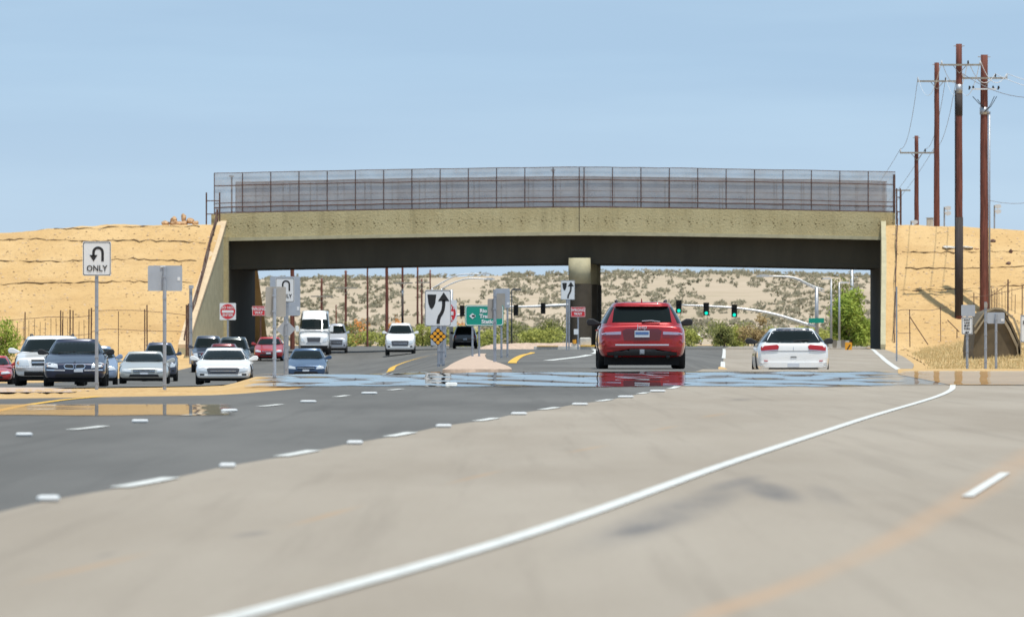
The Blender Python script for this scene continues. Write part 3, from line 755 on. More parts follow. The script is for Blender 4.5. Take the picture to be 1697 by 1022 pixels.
for px_, lab in ((384, 'small lamp on a brown post at the left end of the bridge screen'), (917, 'small lamp on a brown post at the middle of the bridge screen')):
    x = XP(px_, BY + 4); t = thing('deck_lamp', lab, 'lamp', (x, BY + 4, PB + .5)); m = MB(); m.tube([(0, 0, 0), (0, 0, zz(281 if px_ > 500 else 291) - PB - .5)], .05, 8); m.build('post', M_STEEL, t)
    m = MB(); zt = zz(281 if px_ > 500 else 291) - PB - .5; m.box(-.16, .12, -.1, .1, zt, zt + .1); m.tube([(0, 0, zt - .1), (0, 0, zt)], .07, 8); m.build('lamp_head', M_GALV, t)
# end frame fences beside the parapets
def endfence(px0, px1, pyt, pyb, d, lab):
    t = thing('end_rail', lab, 'railing', (XP(px0, d), d, ZP(pyb, d))); H = ZP(pyt, d) - ZP(pyb, d); W = XP(px1, d) - XP(px0, d)
    for x in (0, W): m = MB(); m.tube([(x, 0, 0), (x, 0, H)], .045, 6); m.build('post', M_STEEL, t)
    for k in (.35, .75): m = MB(); m.tube([(0, 0, H * k), (W, 0, H * k)], .03, 6); m.build('rail', M_STEEL, t)
endfence(342, 364, 319, 374, BY - .3, 'small brown end railing at the left end of the bridge'); endfence(1486, 1492, 312, 372, BY - .3, 'small brown end railing at the right end of the bridge')
# ------------------------------------------------------------------ vehicles
M_GLASS = mat('car_glass', (.006, .010, .009), .05, 0, spec=.22); M_TYRE = mat('tyre_rubber', (.018, .018, .018), .85); M_RIM = mat('alloy', (.45, .46, .48), .35, .8)
M_BLK = mat('black_plastic', (.02, .02, .022), .5); M_CHR = mat('chrome', (.75, .75, .78), .12, 1.0); M_LAMP = mat('headlamp_glass', (.82, .84, .85), .08, .3, spec=.8); M_AMB = mat('amber_lens', (.75, .28, .03), .2)
M_RED = mat('tail_lens', (.42, .012, .015), .12, spec=.7); M_PLATE = mat('number_plate', (.62, .66, .72), .5); M_PLB = mat('plate_print', (.08, .16, .36), .6); M_DARKIN = mat('under_body', (.008, .008, .008), .95)
M_SEAT = mat('seat_fabric', (.03, .03, .032), .9)
def paint(name, col, metal=.0): return mat(name, col, .28, metal, coat=.9)
def loft(v, f, rings, close=False):
    k = len(rings[0]); n0 = len(v)
    for r in rings: v += r
    for i in range(len(rings) - 1):
        for j in range(k - (0 if close else 1)): f.append([n0 + i * k + j, n0 + i * k + (j + 1) % k, n0 + (i + 1) * k + (j + 1) % k, n0 + (i + 1) * k + j])
def cr(P, n):   # catmull-rom resample of list of tuples
    out = []; m = len(P)
    for s in range(n):
        t = s * (m - 1) / (n - 1); i = min(int(t), m - 2); u = t - i
        p0, p1, p2, p3 = P[max(i - 1, 0)], P[i], P[i + 1], P[min(i + 2, m - 1)]
        out.append(tuple(.5 * (2 * b + (c - a) * u + (2 * a - 5 * b + 4 * c - d) * u * u + (3 * b - a - 3 * c + d) * u ** 3) for a, b, c, d in zip(p0, p1, p2, p3)))
    return out
PRE = {
 'sedan': dict(L=4.6, zb=.17, nose=.49, cowl=.665, belt=.68, tail=.70, wb=.28, rf=.44, rr=.70, rb=.88, bh=.90, rh=.66, tyre=.32),
 'hatch': dict(L=4.1, zb=.17, nose=.50, cowl=.655, belt=.67, tail=.66, wb=.25, rf=.43, rr=.88, rb=.985, bh=.90, rh=.64, tyre=.31),
 'suv':   dict(L=4.8, zb=.19, nose=.56, cowl=.66, belt=.66, tail=.64, wb=.25, rf=.37, rr=.93, rb=.985, bh=.90, rh=.70, tyre=.37),
 'jeep':  dict(L=4.8, zb=.17, nose=.58, cowl=.67, belt=.66, tail=.655, wb=.27, rf=.40, rr=.92, rb=.975, bh=.925, rh=.665, tyre=.385),
 'mkx':   dict(L=4.7, zb=.20, nose=.56, cowl=.70, belt=.72, tail=.725, wb=.27, rf=.42, rr=.88, rb=.975, bh=.90, rh=.60, tyre=.37),
 'van':   dict(L=5.8, zb=.13, nose=.45, cowl=.56, belt=.57, tail=.57, wb=.12, rf=.26, rr=.985, rb=.995, bh=.965, rh=.83, tyre=.35),
}
def car(name, label, cat, kind, col, px0, px1, pytop, d, rear=False, yaw=0.0, zb=None, H=None, opts=()):
    P = PRE[kind]; s = d / F; hw = (px1 - px0) / 2 * s; x = XP((px0 + px1) / 2, d); y = d
    z0 = zg(x, y + P['L'] * .3) if zb is None else zb
    z0 = min(z0, zg(x, y)) if zb is None else zb
    H = H or (ZP(pytop, d) - z0); L = P['L'] * (hw / .92)
    t = thing(name, label, cat, (x, y + L / 2, z0), (math.pi if rear else 0) + yaw)
    print('CAR', name, 'W%.2f H%.2f d%.0f z%.2f' % (hw * 2, H, d, z0))
    M = paint(*col) if isinstance(col, tuple) else col
    zbm = P['zb'] * H; bh = P['bh'] * hw; rh = P['rh'] * hw
    def Y(f_): return -L / 2 + f_ * L
    # body stations: frac y, half width frac, bottom add, top z
    st = [(0.0, .66, .10, P['nose'] - .10), (.004, .80, .05, P['nose'] - .045), (.02, .90, .01, P['nose'] - .005), (.06, .955, 0, P['nose'] + .012), (.15, .985, 0, P['nose'] + (P['cowl'] - P['nose']) * .5), (P['wb'], 1.0, 0, P['cowl']),
          (P['wb'] + .1, 1.0, 0, P['belt']), (.6, 1.0, 0, P['belt'] + .01), (.84, .99, 0, P['tail'] + .01), (.94, .965, 0, P['tail']), (.975, .93, .01, P['tail'] - .005), (.994, .88, .04, P['tail'] - .03), (1.0, .76, .09, P['tail'] - .09)]
    rings = []
    for fy, hwf, zba, zt in st:
        w = hw * hwf; zl = zbm + zba * H; zh = zt * H; h = zh - zl
        sec = [(0, zl), (.55 * w, zl), (.86 * w, zl + .02 * h), (.955 * w, zl + .12 * h), (.99 * w, zl + .32 * h), (1.0 * w, zl + .52 * h), (.985 * w, zl + .74 * h), (.95 * w, zl + .90 * h), (.88 * w, zl + .975 * h), (.70 * w, zh + .008 * H), (.35 * w, zh + .018 * H), (0, zh + .022 * H)]
        rings.append([(a, fy, b) for a, b in cr(sec, 34)])
    cols = [cr([r[j] for r in rings], 72) for j in range(34)]
    R2 = [[(cols[j][i][0], Y(cols[j][i][1]), cols[j][i][2]) for j in range(34)] for i in range(72)]
    v = []; f = []
    full = [r + [(-a, b, c) for a, b, c in r[-2:0:-1]] for r in R2]
    loft(v, f, full, True); k = len(full[0]); f.append(list(range(k))[::-1]); f.append([71 * k + j for j in range(k)])
    # greenhouse rings
    def ringg(t_, shrink, z):
        yf = P['wb'] + (P['rf'] - P['wb']) * t_ ; yr = P['rb'] + (P['rr'] - P['rb']) * t_
        if kind in ('sedan', 'hatch', 'mkx', 'jeep'): yf = P['wb'] + (P['rf'] - P['wb']) * (t_ ** 1.15)
        w = bh + (rh - bh) * (t_ ** 1.2)
        yc = (Y(yf) + Y(yr)) / 2; hl = (Y(yr) - Y(yf)) / 2 * (1 - (1 - shrink) * .35); w *= shrink
        o = []
        for q in range(48):
            a = 2 * math.pi * q / 48; ca, sa = math.cos(a), math.sin(a); e = 2 / 7.0
            bow = 1.0
            o.append((w * math.copysign(abs(ca) ** e, ca), yc + hl * math.copysign(abs(sa) ** e, sa) - (0.05 * hw * (1 - abs(w * math.copysign(abs(ca) ** e, ca)) / max(w, .01)) if sa < 0 else -.03 * hw * (1 - abs(ca))), z))
        return o
    zbel = P['belt'] * H - .03; zr_ = H
    G_ = [ringg(tt, 1, zbel + (zr_ * .955 - zbel) * tt) for tt in (0, .15, .3, .45, .6, .75, .88, .97)]
    G_ += [ringg(1, .985, H * .97), ringg(1, .95, H * .983), ringg(1, .85, H * .992), ringg(1, .6, H * .998), ringg(1, .25, H), ringg(1, .02, H)]
    v2 = []; f2 = []; loft(v2, f2, G_, True)
    n0 = len(v); vall = v + v2; fall = f + [[a + n0 for a in q] for q in f2]
    body = rawmesh('body', vall, fall, M, t, smooth=True, recalc=True)
    bvh = BVHTree.FromPolygons([Vector(p) for p in vall], fall)
    def patch(nm, poly, m, view='F', off=.012, parent=t, cuts=3, mirror=False, depth=.02):
        outs = []
        for sgn in ((1, -1) if mirror else (1,)):
            bm = bmesh.new(); vs = [bm.verts.new((a * sgn, b, 0)) for a, b in poly]; fc = bm.faces.new(vs)
            bmesh.ops.triangulate(bm, faces=[fc])
            lim = .085 if cuts >= 5 else .11
            for _ in range(6):
                le = [e for e in bm.edges if e.calc_length() > lim]
                if not le: break
                bmesh.ops.subdivide_edges(bm, edges=le, cuts=1); bmesh.ops.triangulate(bm, faces=bm.faces[:])
            dr = {'F': Vector((0, 1, 0)), 'B': Vector((0, -1, 0)), 'L': Vector((1, 0, 0)), 'R': Vector((-1, 0, 0)), 'T': Vector((0, 0, -1))}[view]
            last = None; miss = []
            for q in bm.verts:
                a, b = q.co.x, q.co.y
                o_ = {'F': Vector((a, -20, b)), 'B': Vector((a, 20, b)), 'L': Vector((-20, a, b)), 'R': Vector((20, a, b)), 'T': Vector((a, b, 20))}[view]
                loc, nn, ii, dd_ = bvh.ray_cast(o_, dr, 40)
                if loc is None: miss.append(q); q.co = o_ + dr * 20; continue
                q.co = loc - dr * off; last = loc
            for q in miss:
                if last is not None:
                    ax = 1 if view in 'FB' else (0 if view in 'LR' else 2)
                    near = min((p for p in bm.verts if p not in miss), key=lambda p: (p.co - q.co).length_squared if False else sum((p.co[i] - q.co[i]) ** 2 for i in range(3) if i != ax), default=None)
                    if near: q.co[ax] = near.co[ax]
            be = [e for e in bm.edges if e.is_boundary]
            ex = bmesh.ops.extrude_edge_only(bm, edges=be)
            for q in [g_ for g_ in ex['geom'] if isinstance(g_, bmesh.types.BMVert)]: q.co += dr * (depth + off)
            bmesh.ops.recalc_face_normals(bm, faces=bm.faces)
            me = bpy.data.meshes.new(nm); bm.to_mesh(me); bm.free(); me.materials.append(m)
            for p in me.polygons: p.use_smooth = True
            try: me.set_sharp_from_angle(angle=R(40))
            except Exception: pass
            o = bpy.data.objects.new(nm, me); COL.objects.link(o); o.parent = parent; outs.append(o)
        return outs
    hz = lambda q: q * H
    # glass
    zt = .925 if kind != 'van' else .80
    c0 = P['cowl'] + .02
    wtop = rh * .90 + (bh - rh) * max(0, (.955 - zt) / (.955 - P['belt'])) * .9
    ws = [(-bh * .90, hz(c0 + .01)), (-bh * .5, hz(c0 - .005)), (0, hz(c0 - .008)), (bh * .5, hz(c0 - .005)), (bh * .90, hz(c0 + .01)), (wtop, hz(zt - .01)), (wtop * .9, hz(zt)), (0, hz(zt + .008)), (-wtop * .9, hz(zt)), (-wtop, hz(zt - .01))]
    W_ = patch('windshield', ws, M_GLASS, 'F', cuts=5)[0]
    if kind != 'van' or True:
        if kind == 'jeep': rw = [(-.67, .70), (.67, .70), (.66, .72), (.62, .915), (.57, .93), (-.57, .93), (-.62, .915), (-.66, .72)]
        elif kind == 'mkx': rw = [(-.735, .737), (-.4, .728), (.4, .728), (.735, .737), (.56, .93), (.52, .945), (-.52, .945), (-.56, .93)]
        elif kind == 'sedan': rw = [(-.78, .72), (.78, .72), (.60, .92), (-.60, .92)]
        elif kind == 'van': rw = [(-.7, .55), (-.05, .55), (-.05, .85), (-.66, .85)]
        else: rw = [(-.70, .70), (.70, .70), (.58, .92), (-.58, .92)]
        patch('rear_window', [(a * hw, hz(b)) for a, b in rw], M_GLASS, 'B', cuts=5)
    yb0, yb1, yt0, yt1 = Y(P['wb'] + .05), Y(P['rb'] - .03), Y(P['rf'] + .015), Y(P['rr'] - .015)
    zlo, zhi = hz(P['belt'] + .025), hz(.925)
    def ysp(z): q = (z - zlo) / (zhi - zlo); return yb0 + (yt0 - yb0) * q, yb1 + (yt1 - yb1) * q
    if kind == 'van': yb1 = yt1 = Y(.36)
    mid = Y(.53); mid2 = Y(.76 if kind != 'sedan' else .72)
    segs = [(0, mid - .03), (mid + .03, mid2 - .03), (mid2 + .03, 99)] if kind != 'van' else [(0, 99)]
    for side in ('L', 'R'):
        for a, b in segs:
            a0 = yb0 if a == 0 else a; a1 = yt0 if a == 0 else a; b0 = yb1 if b == 99 else b; b1 = yt1 if b == 99 else b
            if b0 - a0 < .12 or b1 - a1 < .05: continue
            patch('side_window', [(a0, zlo), (b0, zlo), (b1, zhi), (a1, zhi)], M_GLASS, side, cuts=3, off=.008)
    # door seams as doors
    for side in ('L', 'R'):
        sx = -1 if side == 'L' else 1
        m = MB(); 
        for q in (.44, .66): m.box(sx * hw * .90, sx * hw * 1.015, Y(q), Y(q) + .16, hz(P['belt'] - .09), hz(P['belt'] - .09) + .03)
        m.build('door_handle', M, t)
    # wheels
    wr = P['tyre'] * (hw / .92)
    for fy in (.17, .80):
        for sx in (-1, 1):
            tw = .22 * hw / .92; xo = sx * (hw * .985); yc = Y(fy)
            prof = [(wr * .62, 0), (wr * .93, .0), (wr, .04), (wr, tw - .04), (wr * .93, tw), (wr * .4, tw)]
            v = []; f = []
            for k_ in range(28):
                a = k_ * 2 * math.pi / 28
                for r_, q in prof: v.append((xo - sx * q, yc + math.cos(a) * r_, wr + math.sin(a) * r_))
            np_ = len(prof)
            for k_ in range(28):
                for j in range(np_ - 1): f.append([k_ * np_ + j, k_ * np_ + j + 1, ((k_ + 1) % 28) * np_ + j + 1, ((k_ + 1) % 28) * np_ + j])
            wh = bpy.data.objects.new('wheel', None); COL.objects.link(wh); wh.parent = t; wh.empty_display_size = .1
            rawmesh('tyre', v, f, M_TYRE, wh, recalc=True)
            m = MB(); m.tube([(xo - sx * .06, yc, wr), (xo - sx * .02, yc, wr)], wr * .62, 24)
            m.build('rim', M_RIM, wh)
            arch = [(yc + math.cos(a * math.pi / 12) * wr * 1.13, wr + math.sin(a * math.pi / 12) * wr * 1.13) for a in range(13)]
            arch += [(yc - wr * 1.13, zbm + .015), (yc + wr * 1.13, zbm + .015)]
            patch('wheel_arch', arch, M_DARKIN, 'L' if sx < 0 else 'R', off=.004, cuts=2, depth=.01)
    m = MB(); m.box(-hw * .84, hw * .84, Y(.03), Y(.97), zbm * (.35 if kind == 'jeep' else .6), zbm + .12); m.build('under_body', M_DARKIN, t)
    # mirrors
    for sx in (-1, 1):
        m = MB(); zc = hz(P['belt'] + .035); yc = Y(P['wb'] + .10); w0 = bh * .97
        if kind == 'van': pr = [(hw * .96, -.18), (hw * 1.02, -.22), (hw * 1.2, -.22), (hw * 1.22, .12), (hw * 1.04, .16), (hw * .98, 0)]
        else: pr = [(w0, -.05), (hw * 1.03, -.07), (hw * 1.19, -.06), (hw * 1.22, .02), (hw * 1.17, .09), (hw * 1.06, .09), (w0, 0)]
        m.poly([(sx * a, zc + b) for a, b in pr], yc, .16)
        o = m.build('mirror', M_BLK if ('blackmirror' in opts) else M, t)
        md = o.modifiers.new('bevel', 'BEVEL'); md.width = .025; md.segments = 2
    # ---- front details
    def P_(nm, poly, m, view='F', mirror=False, off=.015, cuts=3, parent=t):
        return patch(nm, [(a * hw, b * H) for a, b in poly], m, view, off, parent, cuts, mirror)
    n_ = P['nose']
    if kind == 'sedan' and 'kidney' in opts:
        P_('headlight', [(.52, .39), (.88, .42), (.90, .49), (.80, .51), (.54, .475)], M_LAMP, mirror=True); P_('indicator', [(.85, .40), (.95, .43), (.95, .49), (.85, .50)], M_AMB, mirror=True, off=.02)
        P_('grille', [(.05, .385), (.28, .395), (.32, .44), (.26, .47), (.07, .465), (.03, .43)], M_BLK, mirror=True, off=.02); P_('grille_trim', [(.035, .375), (.05, .365), (.30, .375), (.345, .44), (.27, .485), (.06, .48), (.02, .43)], M_CHR, mirror=True, off=.012)
        P_('number_plate', [(-.02 - .0, .31), (.26, .31), (.26, .37), (-.02, .37)], M_PLATE, off=.04)
        P_('air_intake', [(-.62, .20), (.62, .20), (.56, .28), (-.56, .28)], M_BLK); P_('bumper_strip', [(.3, .33), (.88, .34), (.88, .365), (.3, .36)], M_CHR, mirror=True, off=.02)
        P_('bonnet_badge', [(-.03, .505), (.03, .505), (.03, .53), (-.03, .53)], M_CHR, off=.02)
    elif kind == 'sedan':
        P_('headlight', [(.50, n_ - .12), (.90, n_ - .10), (.93, n_ - .03), (.80, n_ - .015), (.52, n_ - .05)], M_LAMP, mirror=True)
        P_('grille', [(-.42, n_ - .12), (.42, n_ - .12), (.44, n_ - .05), (-.44, n_ - .05)], M_BLK if 'redfront' not in opts else M); P_('air_intake', [(-.6, n_ - .27), (.6, n_ - .27), (.55, n_ - .19), (-.55, n_ - .19)], M_BLK)
        P_('grille_trim', [(-.42, n_ - .092), (.42, n_ - .092), (.42, n_ - .078), (-.42, n_ - .078)], M_CHR, off=.03); P_('number_plate', [(-.16, n_ - .19), (.16, n_ - .19), (.16, n_ - .13), (-.16, n_ - .13)], M_PLATE, off=.04)
    elif kind == 'hatch':
        P_('headlight', [(.56, n_ - .15), (.86, n_ - .12), (.93, n_ - .0), (.80, n_ + .01), (.60, n_ - .06)], M_LAMP, mirror=True)
        P_('grille', [(-.52, n_ - .21), (.52, n_ - .21), (.58, n_ - .07), (.5, n_ - .045), (-.5, n_ - .045), (-.58, n_ - .07)], mat('grey_grille', (.09, .095, .11), .55), off=.02)
        P_('bumper_strip', [(-.9, n_ - .29), (.9, n_ - .29), (.88, n_ - .25), (-.88, n_ - .25)], M, off=.03); P_('grille_trim', [(-.45, n_ - .14), (.45, n_ - .14), (.45, n_ - .125), (-.45, n_ - .125)], M_CHR, off=.035)
        P_('fog_lamp', [(.66, n_ - .26), (.82, n_ - .26), (.82, n_ - .20), (.66, n_ - .20)], M_BLK, mirror=True)
    elif kind in ('suv', 'mkx', 'jeep'):
        P_('headlight', [(.55, n_ - .15), (.90, n_ - .15), (.92, n_ - .03), (.60, n_ - .03)], M_LAMP, mirror=True); P_('indicator', [(.86, n_ - .14), (.95, n_ - .14), (.95, n_ - .05), (.86, n_ - .05)], M_AMB, mirror=True, off=.022)
        P_('grille', [(-.48, n_ - .15), (.48, n_ - .15), (.50, n_ - .03), (-.50, n_ - .03)], mat('dark_grille', (.06, .065, .07), .4)); P_('grille_trim', [(-.48, n_ - .10), (.48, n_ - .10), (.48, n_ - .075), (-.48, n_ - .075)], M_CHR, off=.03)
        P_('bumper', [(-.93, n_ - .25), (.93, n_ - .25), (.93, n_ - .19), (-.93, n_ - .19)], M_CHR if 'chromebumper' in opts else M, off=.05); P_('air_intake', [(-.7, n_ - .35), (.7, n_ - .35), (.7, n_ - .27), (-.7, n_ - .27)], M_BLK)
        if 'rails' in opts or kind == 'jeep':
            for sx in (-1, 1): q = MB(); q.tube([(sx * rh * .82, Y(.42), H * .985), (sx * rh * .84, Y(.46), H * 1.022), (sx * rh * .84, Y(.84), H * 1.022), (sx * rh * .82, Y(.88), H * .985)], .022, 8); q.build('roof_rail', M_BLK, t, smooth=True)
    elif kind == 'van':
        P_('headlight', [(.55, .29), (.88, .30), (.93, .40), (.82, .41), (.60, .345)], M_LAMP, mirror=True); P_('grille', [(-.38, .28), (.38, .28), (.44, .40), (-.44, .40)], mat('grey_grille', (.13, .135, .15), .5)); P_('grille_trim', [(-.47, .28), (.47, .28), (.47, .295), (-.47, .295)], M_CHR, off=.03)
        P_('bumper', [(-.92, .13), (.92, .13), (.94, .22), (-.94, .22)], M_BLK, off=.03)
    # wipers
    if not rear:
        m = MB(); yw = None
        for xa, xb in ((-.55, .02), (.05, .6)):
            h1 = bvh.ray_cast(Vector((xa * hw, -20, hz(c0 + .02))), Vector((0, 1, 0)), 40)[0]; h2 = bvh.ray_cast(Vector((xb * hw, -20, hz(c0 + .045))), Vector((0, 1, 0)), 40)[0]
            if h1 and h2: m.tube([h1 + Vector((0, -.03, 0)), h2 + Vector((0, -.03, 0))], .009, 5)
        if m.v: m.build('wiper', M_BLK, t)
    # ---- rear details
    if kind == 'jeep':
        P_('taillight', [(.47, .545), (.90, .535), (.91, .60), (.70, .615), (.50, .60)], M_RED, 'B', True); P_('lamp_strip', [(.47, .515), (.90, .51), (.91, .545), (.47, .56)], mat('pale_lens', (.42, .38, .52), .15), 'B', True, off=.022)
        P_('plate_recess_shade', [(-.40, .43), (.40, .43), (.44, .57), (.36, .60), (-.36, .60), (-.44, .57)], mat('deep_red', (.12, .008, .012), .3, coat=.6), 'B', off=.006)  # surface patch in darker red, shade of a recess put into its colour
        pl = P_('number_plate', [(-.165, .475), (.165, .475), (.165, .572), (-.165, .572)], M_PLATE, 'B', off=.03)[0]
        P_('plate_print', [(-.15, .515), (.15, .515), (.15, .555), (-.15, .555)], M_PLB, 'B', off=.035, parent=pl)
        P_('chrome_strip', [(-.60, .352), (.60, .352), (.60, .372), (-.60, .372)], M_CHR, 'B', off=.045); P_('bumper', [(-.90, .33), (.90, .33), (.93, .44), (.72, .455), (.64, .38), (-.64, .38), (-.72, .455), (-.93, .44)], M, 'B', off=.04)
        P_('lower_valance', [(-.78, .20), (.78, .20), (.78, .245), (.3, .26), (.28, .30), (-.28, .30), (-.3, .26), (-.78, .245)], M_BLK, 'B', off=.03)
        P_('reflector', [(.66, .262), (.80, .262), (.80, .280), (.66, .280)], M_RED, 'B', True, off=.03)
        q = MB(); yy = Y(1.0) ; q.tube([(0, yy - .05, H * .26), (0, yy + .12, H * .26)], .035, 10); q.box(-.05, .05, yy + .02, yy + .06, H * .225, H * .295); q.build('tow_hitch', M_GALV, t)
        for sx in (-1, 1): q = MB(); q.tube([(sx * hw * .58, yy - .2, H * .19), (sx * hw * .58, yy - .01, H * .19)], .045, 12); q.build('exhaust_pipe', M_BLK, t, smooth=True)
        hh = bvh.ray_cast(Vector((0, 20, hz(.615))), Vector((0, -1, 0)), 40)[0]
        text_mesh('badge_lettering', 'Jeep', .13, (0, hh.y + .02, hz(.628)), M_CHR, t, th=.006, rz=math.pi)
        q = MB(); q.poly([(0 - .02, H * .985), (.02, H * .985), (.008, H * 1.05), (-.008, H * 1.05)], Y(.86), .16); q.build('antenna_fin', M, t)
        P_('spoiler', [(-.60, .935), (.60, .935), (.58, .965), (-.58, .965)], M, 'B', off=.10)
        a_ = bvh.ray_cast(Vector((.0, 20, hz(.715))), Vector((0, -1, 0)), 40)[0]; b_ = bvh.ray_cast(Vector((-.40, 20, hz(.705))), Vector((0, -1, 0)), 40)[0]
        q = MB(); q.tube([a_ + Vector((0, .04, 0)), (a_ + b_) / 2 + Vector((0, .05, .02)), b_ + Vector((0, .04, 0))], .012, 5); q.build('wiper', M_GALV, t)
    elif kind == 'mkx':
        P_('taillight', [(.42, .615), (.60, .605), (.88, .59), (.89, .64), (.86, .675), (.45, .70), (.39, .67)], M_RED, 'B', True)
        P_('tail_trim', [(.42, .60), (.88, .575), (.88, .59), (.42, .614)], mat('pale_lens', (.42, .38, .52), .15), 'B', True, off=.02)
        P_('seam', [(-.86, .585), (.86, .585), (.86, .591), (-.86, .591)], mat('seam', (.25, .25, .25), .5), 'B', off=.008)
        P_('seam', [(-.006, .61), (.006, .61), (.006, .66), (-.006, .66)], M_CHR, 'B', off=.02); P_('tailgate_handle', [(-.09, .475), (.09, .475), (.07, .488), (-.07, .488)], mat('dark_grille', (.06, .065, .07), .4), 'B', off=.015)
        P_('roof_panel', [(-.52, .952), (.52, .952), (.50, .99), (-.50, .99)], mat('dark_roof', (.05, .06, .09), .2, coat=.5), 'B', off=.012)
        P_('bumper', [(-.90, .29), (.90, .29), (.93, .38), (-.93, .38)], M, 'B', off=.05); P_('lower_valance', [(-.72, .20), (.72, .20), (.66, .285), (-.66, .285)], M_BLK, 'B', off=.03)
        P_('reflector', [(.70, .40), (.80, .405), (.80, .42), (.70, .415)], M_RED, 'B', True, off=.02)
        P_('number_plate', [(-.16, .30), (.16, .30), (.16, .37), (-.16, .37)], M_PLATE, 'B', off=.06)
        a_ = bvh.ray_cast(Vector((0, 20, hz(.77))), Vector((0, -1, 0)), 40)[0]; b_ = bvh.ray_cast(Vector((-.42, 20, hz(.785))), Vector((0, -1, 0)), 40)[0]
        q = MB(); q.tube([a_ + Vector((0, .04, 0)), b_ + Vector((0, .04, 0))], .012, 5); q.build('wiper', M_BLK, t)
        
    else:
        P_('taillight', [(.70, P['tail'] - .16), (.92, P['tail'] - .14), (.92, P['tail'] - .05), (.70, P['tail'] - .05)], M_RED, 'B', True); P_('number_plate', [(-.16, P['tail'] - .25), (.16, P['tail'] - .25), (.16, P['tail'] - .18), (-.16, P['tail'] - .18)], M_PLATE, 'B', off=.02)
        P_('bumper', [(-.88, P['zb'] + .06), (.88, P['zb'] + .06), (.9, P['zb'] + .15), (-.9, P['zb'] + .15)], M if kind != 'van' else M_BLK, 'B', off=.04)
    return t
WHITE = ('white_paint', (.88, .88, .87)); RED_ = ('red_car_paint', (.36, .006, .010), .3)
car('sport_utility_car', 'large red sport utility car seen from behind, driving toward the bridge', 'car', 'jeep', RED_, 990, 1138, 500, 165.5, rear=True, opts=('blackmirror',))
car('crossover_car', 'white crossover car seen from behind in the right lane, with wide red tail lights', 'car', 'mkx', WHITE, 1254, 1376, 543, 195, rear=True, opts=('blackmirror',))
car('sport_utility_car', 'big white sport utility car with amber corner lamps, half hidden behind the navy sedan', 'car', 'suv', WHITE, 17, 135, 556, 216, yaw=R(2), opts=('chromebumper', 'rails'))
car('sedan_car', 'navy blue sedan with twin kidney grille openings facing the camera, nearest of the oncoming queue', 'car', 'sedan', ('navy_paint', (.022, .028, .06), .3), 66, 172, 561, 205, yaw=R(2), opts=('kidney', 'blackmirror'))
car('sedan_car', 'pale blue car mostly hidden behind the navy sedan and the ONLY sign pole', 'car', 'sedan', ('pale_blue_paint', (.30, .38, .52), .4), 118, 191, 573, 246, yaw=R(3))
car('sedan_car', 'silver beige sedan in front of the dark grey hatchback, behind the bare metal sign pole', 'car', 'sedan', ('silver_paint', (.52, .53, .50), .3), 193, 277, 582, 265, yaw=R(2))
car('hatchback_car', 'dark slate grey hatchback behind the silver beige sedan', 'car', 'hatch', ('slate_paint', (.07, .085, .13), .3), 232, 292, 567, 316, yaw=R(2))
car('sedan_car', 'red sedan cut off by the left edge of the picture', 'car', 'sedan', ('red_paint', (.45, .02, .02)), -62, 18, 589, 250, yaw=R(2))
car('sport_utility_car', 'dark blue grey sport utility car at the rear left of the white hatchback', 'car', 'suv', ('blue_grey_paint', (.06, .075, .11), .3), 315, 369, 556, 366, yaw=R(1))
car('sport_utility_car', 'dark greenish grey sport utility car behind the red roofed car', 'car', 'suv', ('green_grey_paint', (.045, .06, .065), .3), 355, 413, 558, 352, yaw=R(1))
car('sedan_car', 'dark red car showing only its roof above the white hatchback', 'car', 'hatch', ('maroon_paint', (.16, .012, .018), .2), 337, 399, 569, 290, yaw=R(1))
car('hatchback_car', 'white hatchback with a wide dark grey grille at the head of the oncoming traffic', 'car', 'hatch', WHITE, 321, 415, 576, 241, yaw=R(1))
car('sedan_car', 'bright red oncoming sedan on the far road left of the blue sedan', 'car', 'sedan', ('bright_red_paint', (.40, .016, .022), .1), 420, 470, 558, 437, opts=('redfront',))
car('sedan_car', 'medium blue sedan facing the camera below the U-turn sign', 'car', 'sedan', ('blue_paint', (.05, .10, .19), .3), 473, 541, 577, 318)
car('delivery_van', 'tall white delivery van coming out of the underpass', 'van', 'van', WHITE, 494, 546, 514, 452)
car('compact_car', 'small silver white car just right of the delivery van', 'car', 'hatch', ('silver_white_paint', (.55, .58, .64), .2), 541, 575, 536, 462, zb=None)
car('sedan_car', 'white oncoming sedan alone on the far road under the orange shrub', 'car', 'hatch', WHITE, 638, 688, 535, 440)
car('sport_utility_car', 'black car seen from behind, driving away beside the green sign', 'car', 'suv', ('black_paint', (.008, .009, .012)), 750, 791, 540, 470, rear=True, opts=('blackmirror',))
car('sedan_car', 'tiny white car far off right of the red car', 'car', 'sedan', WHITE, 1150, 1163, 565, 690, H=1.0)

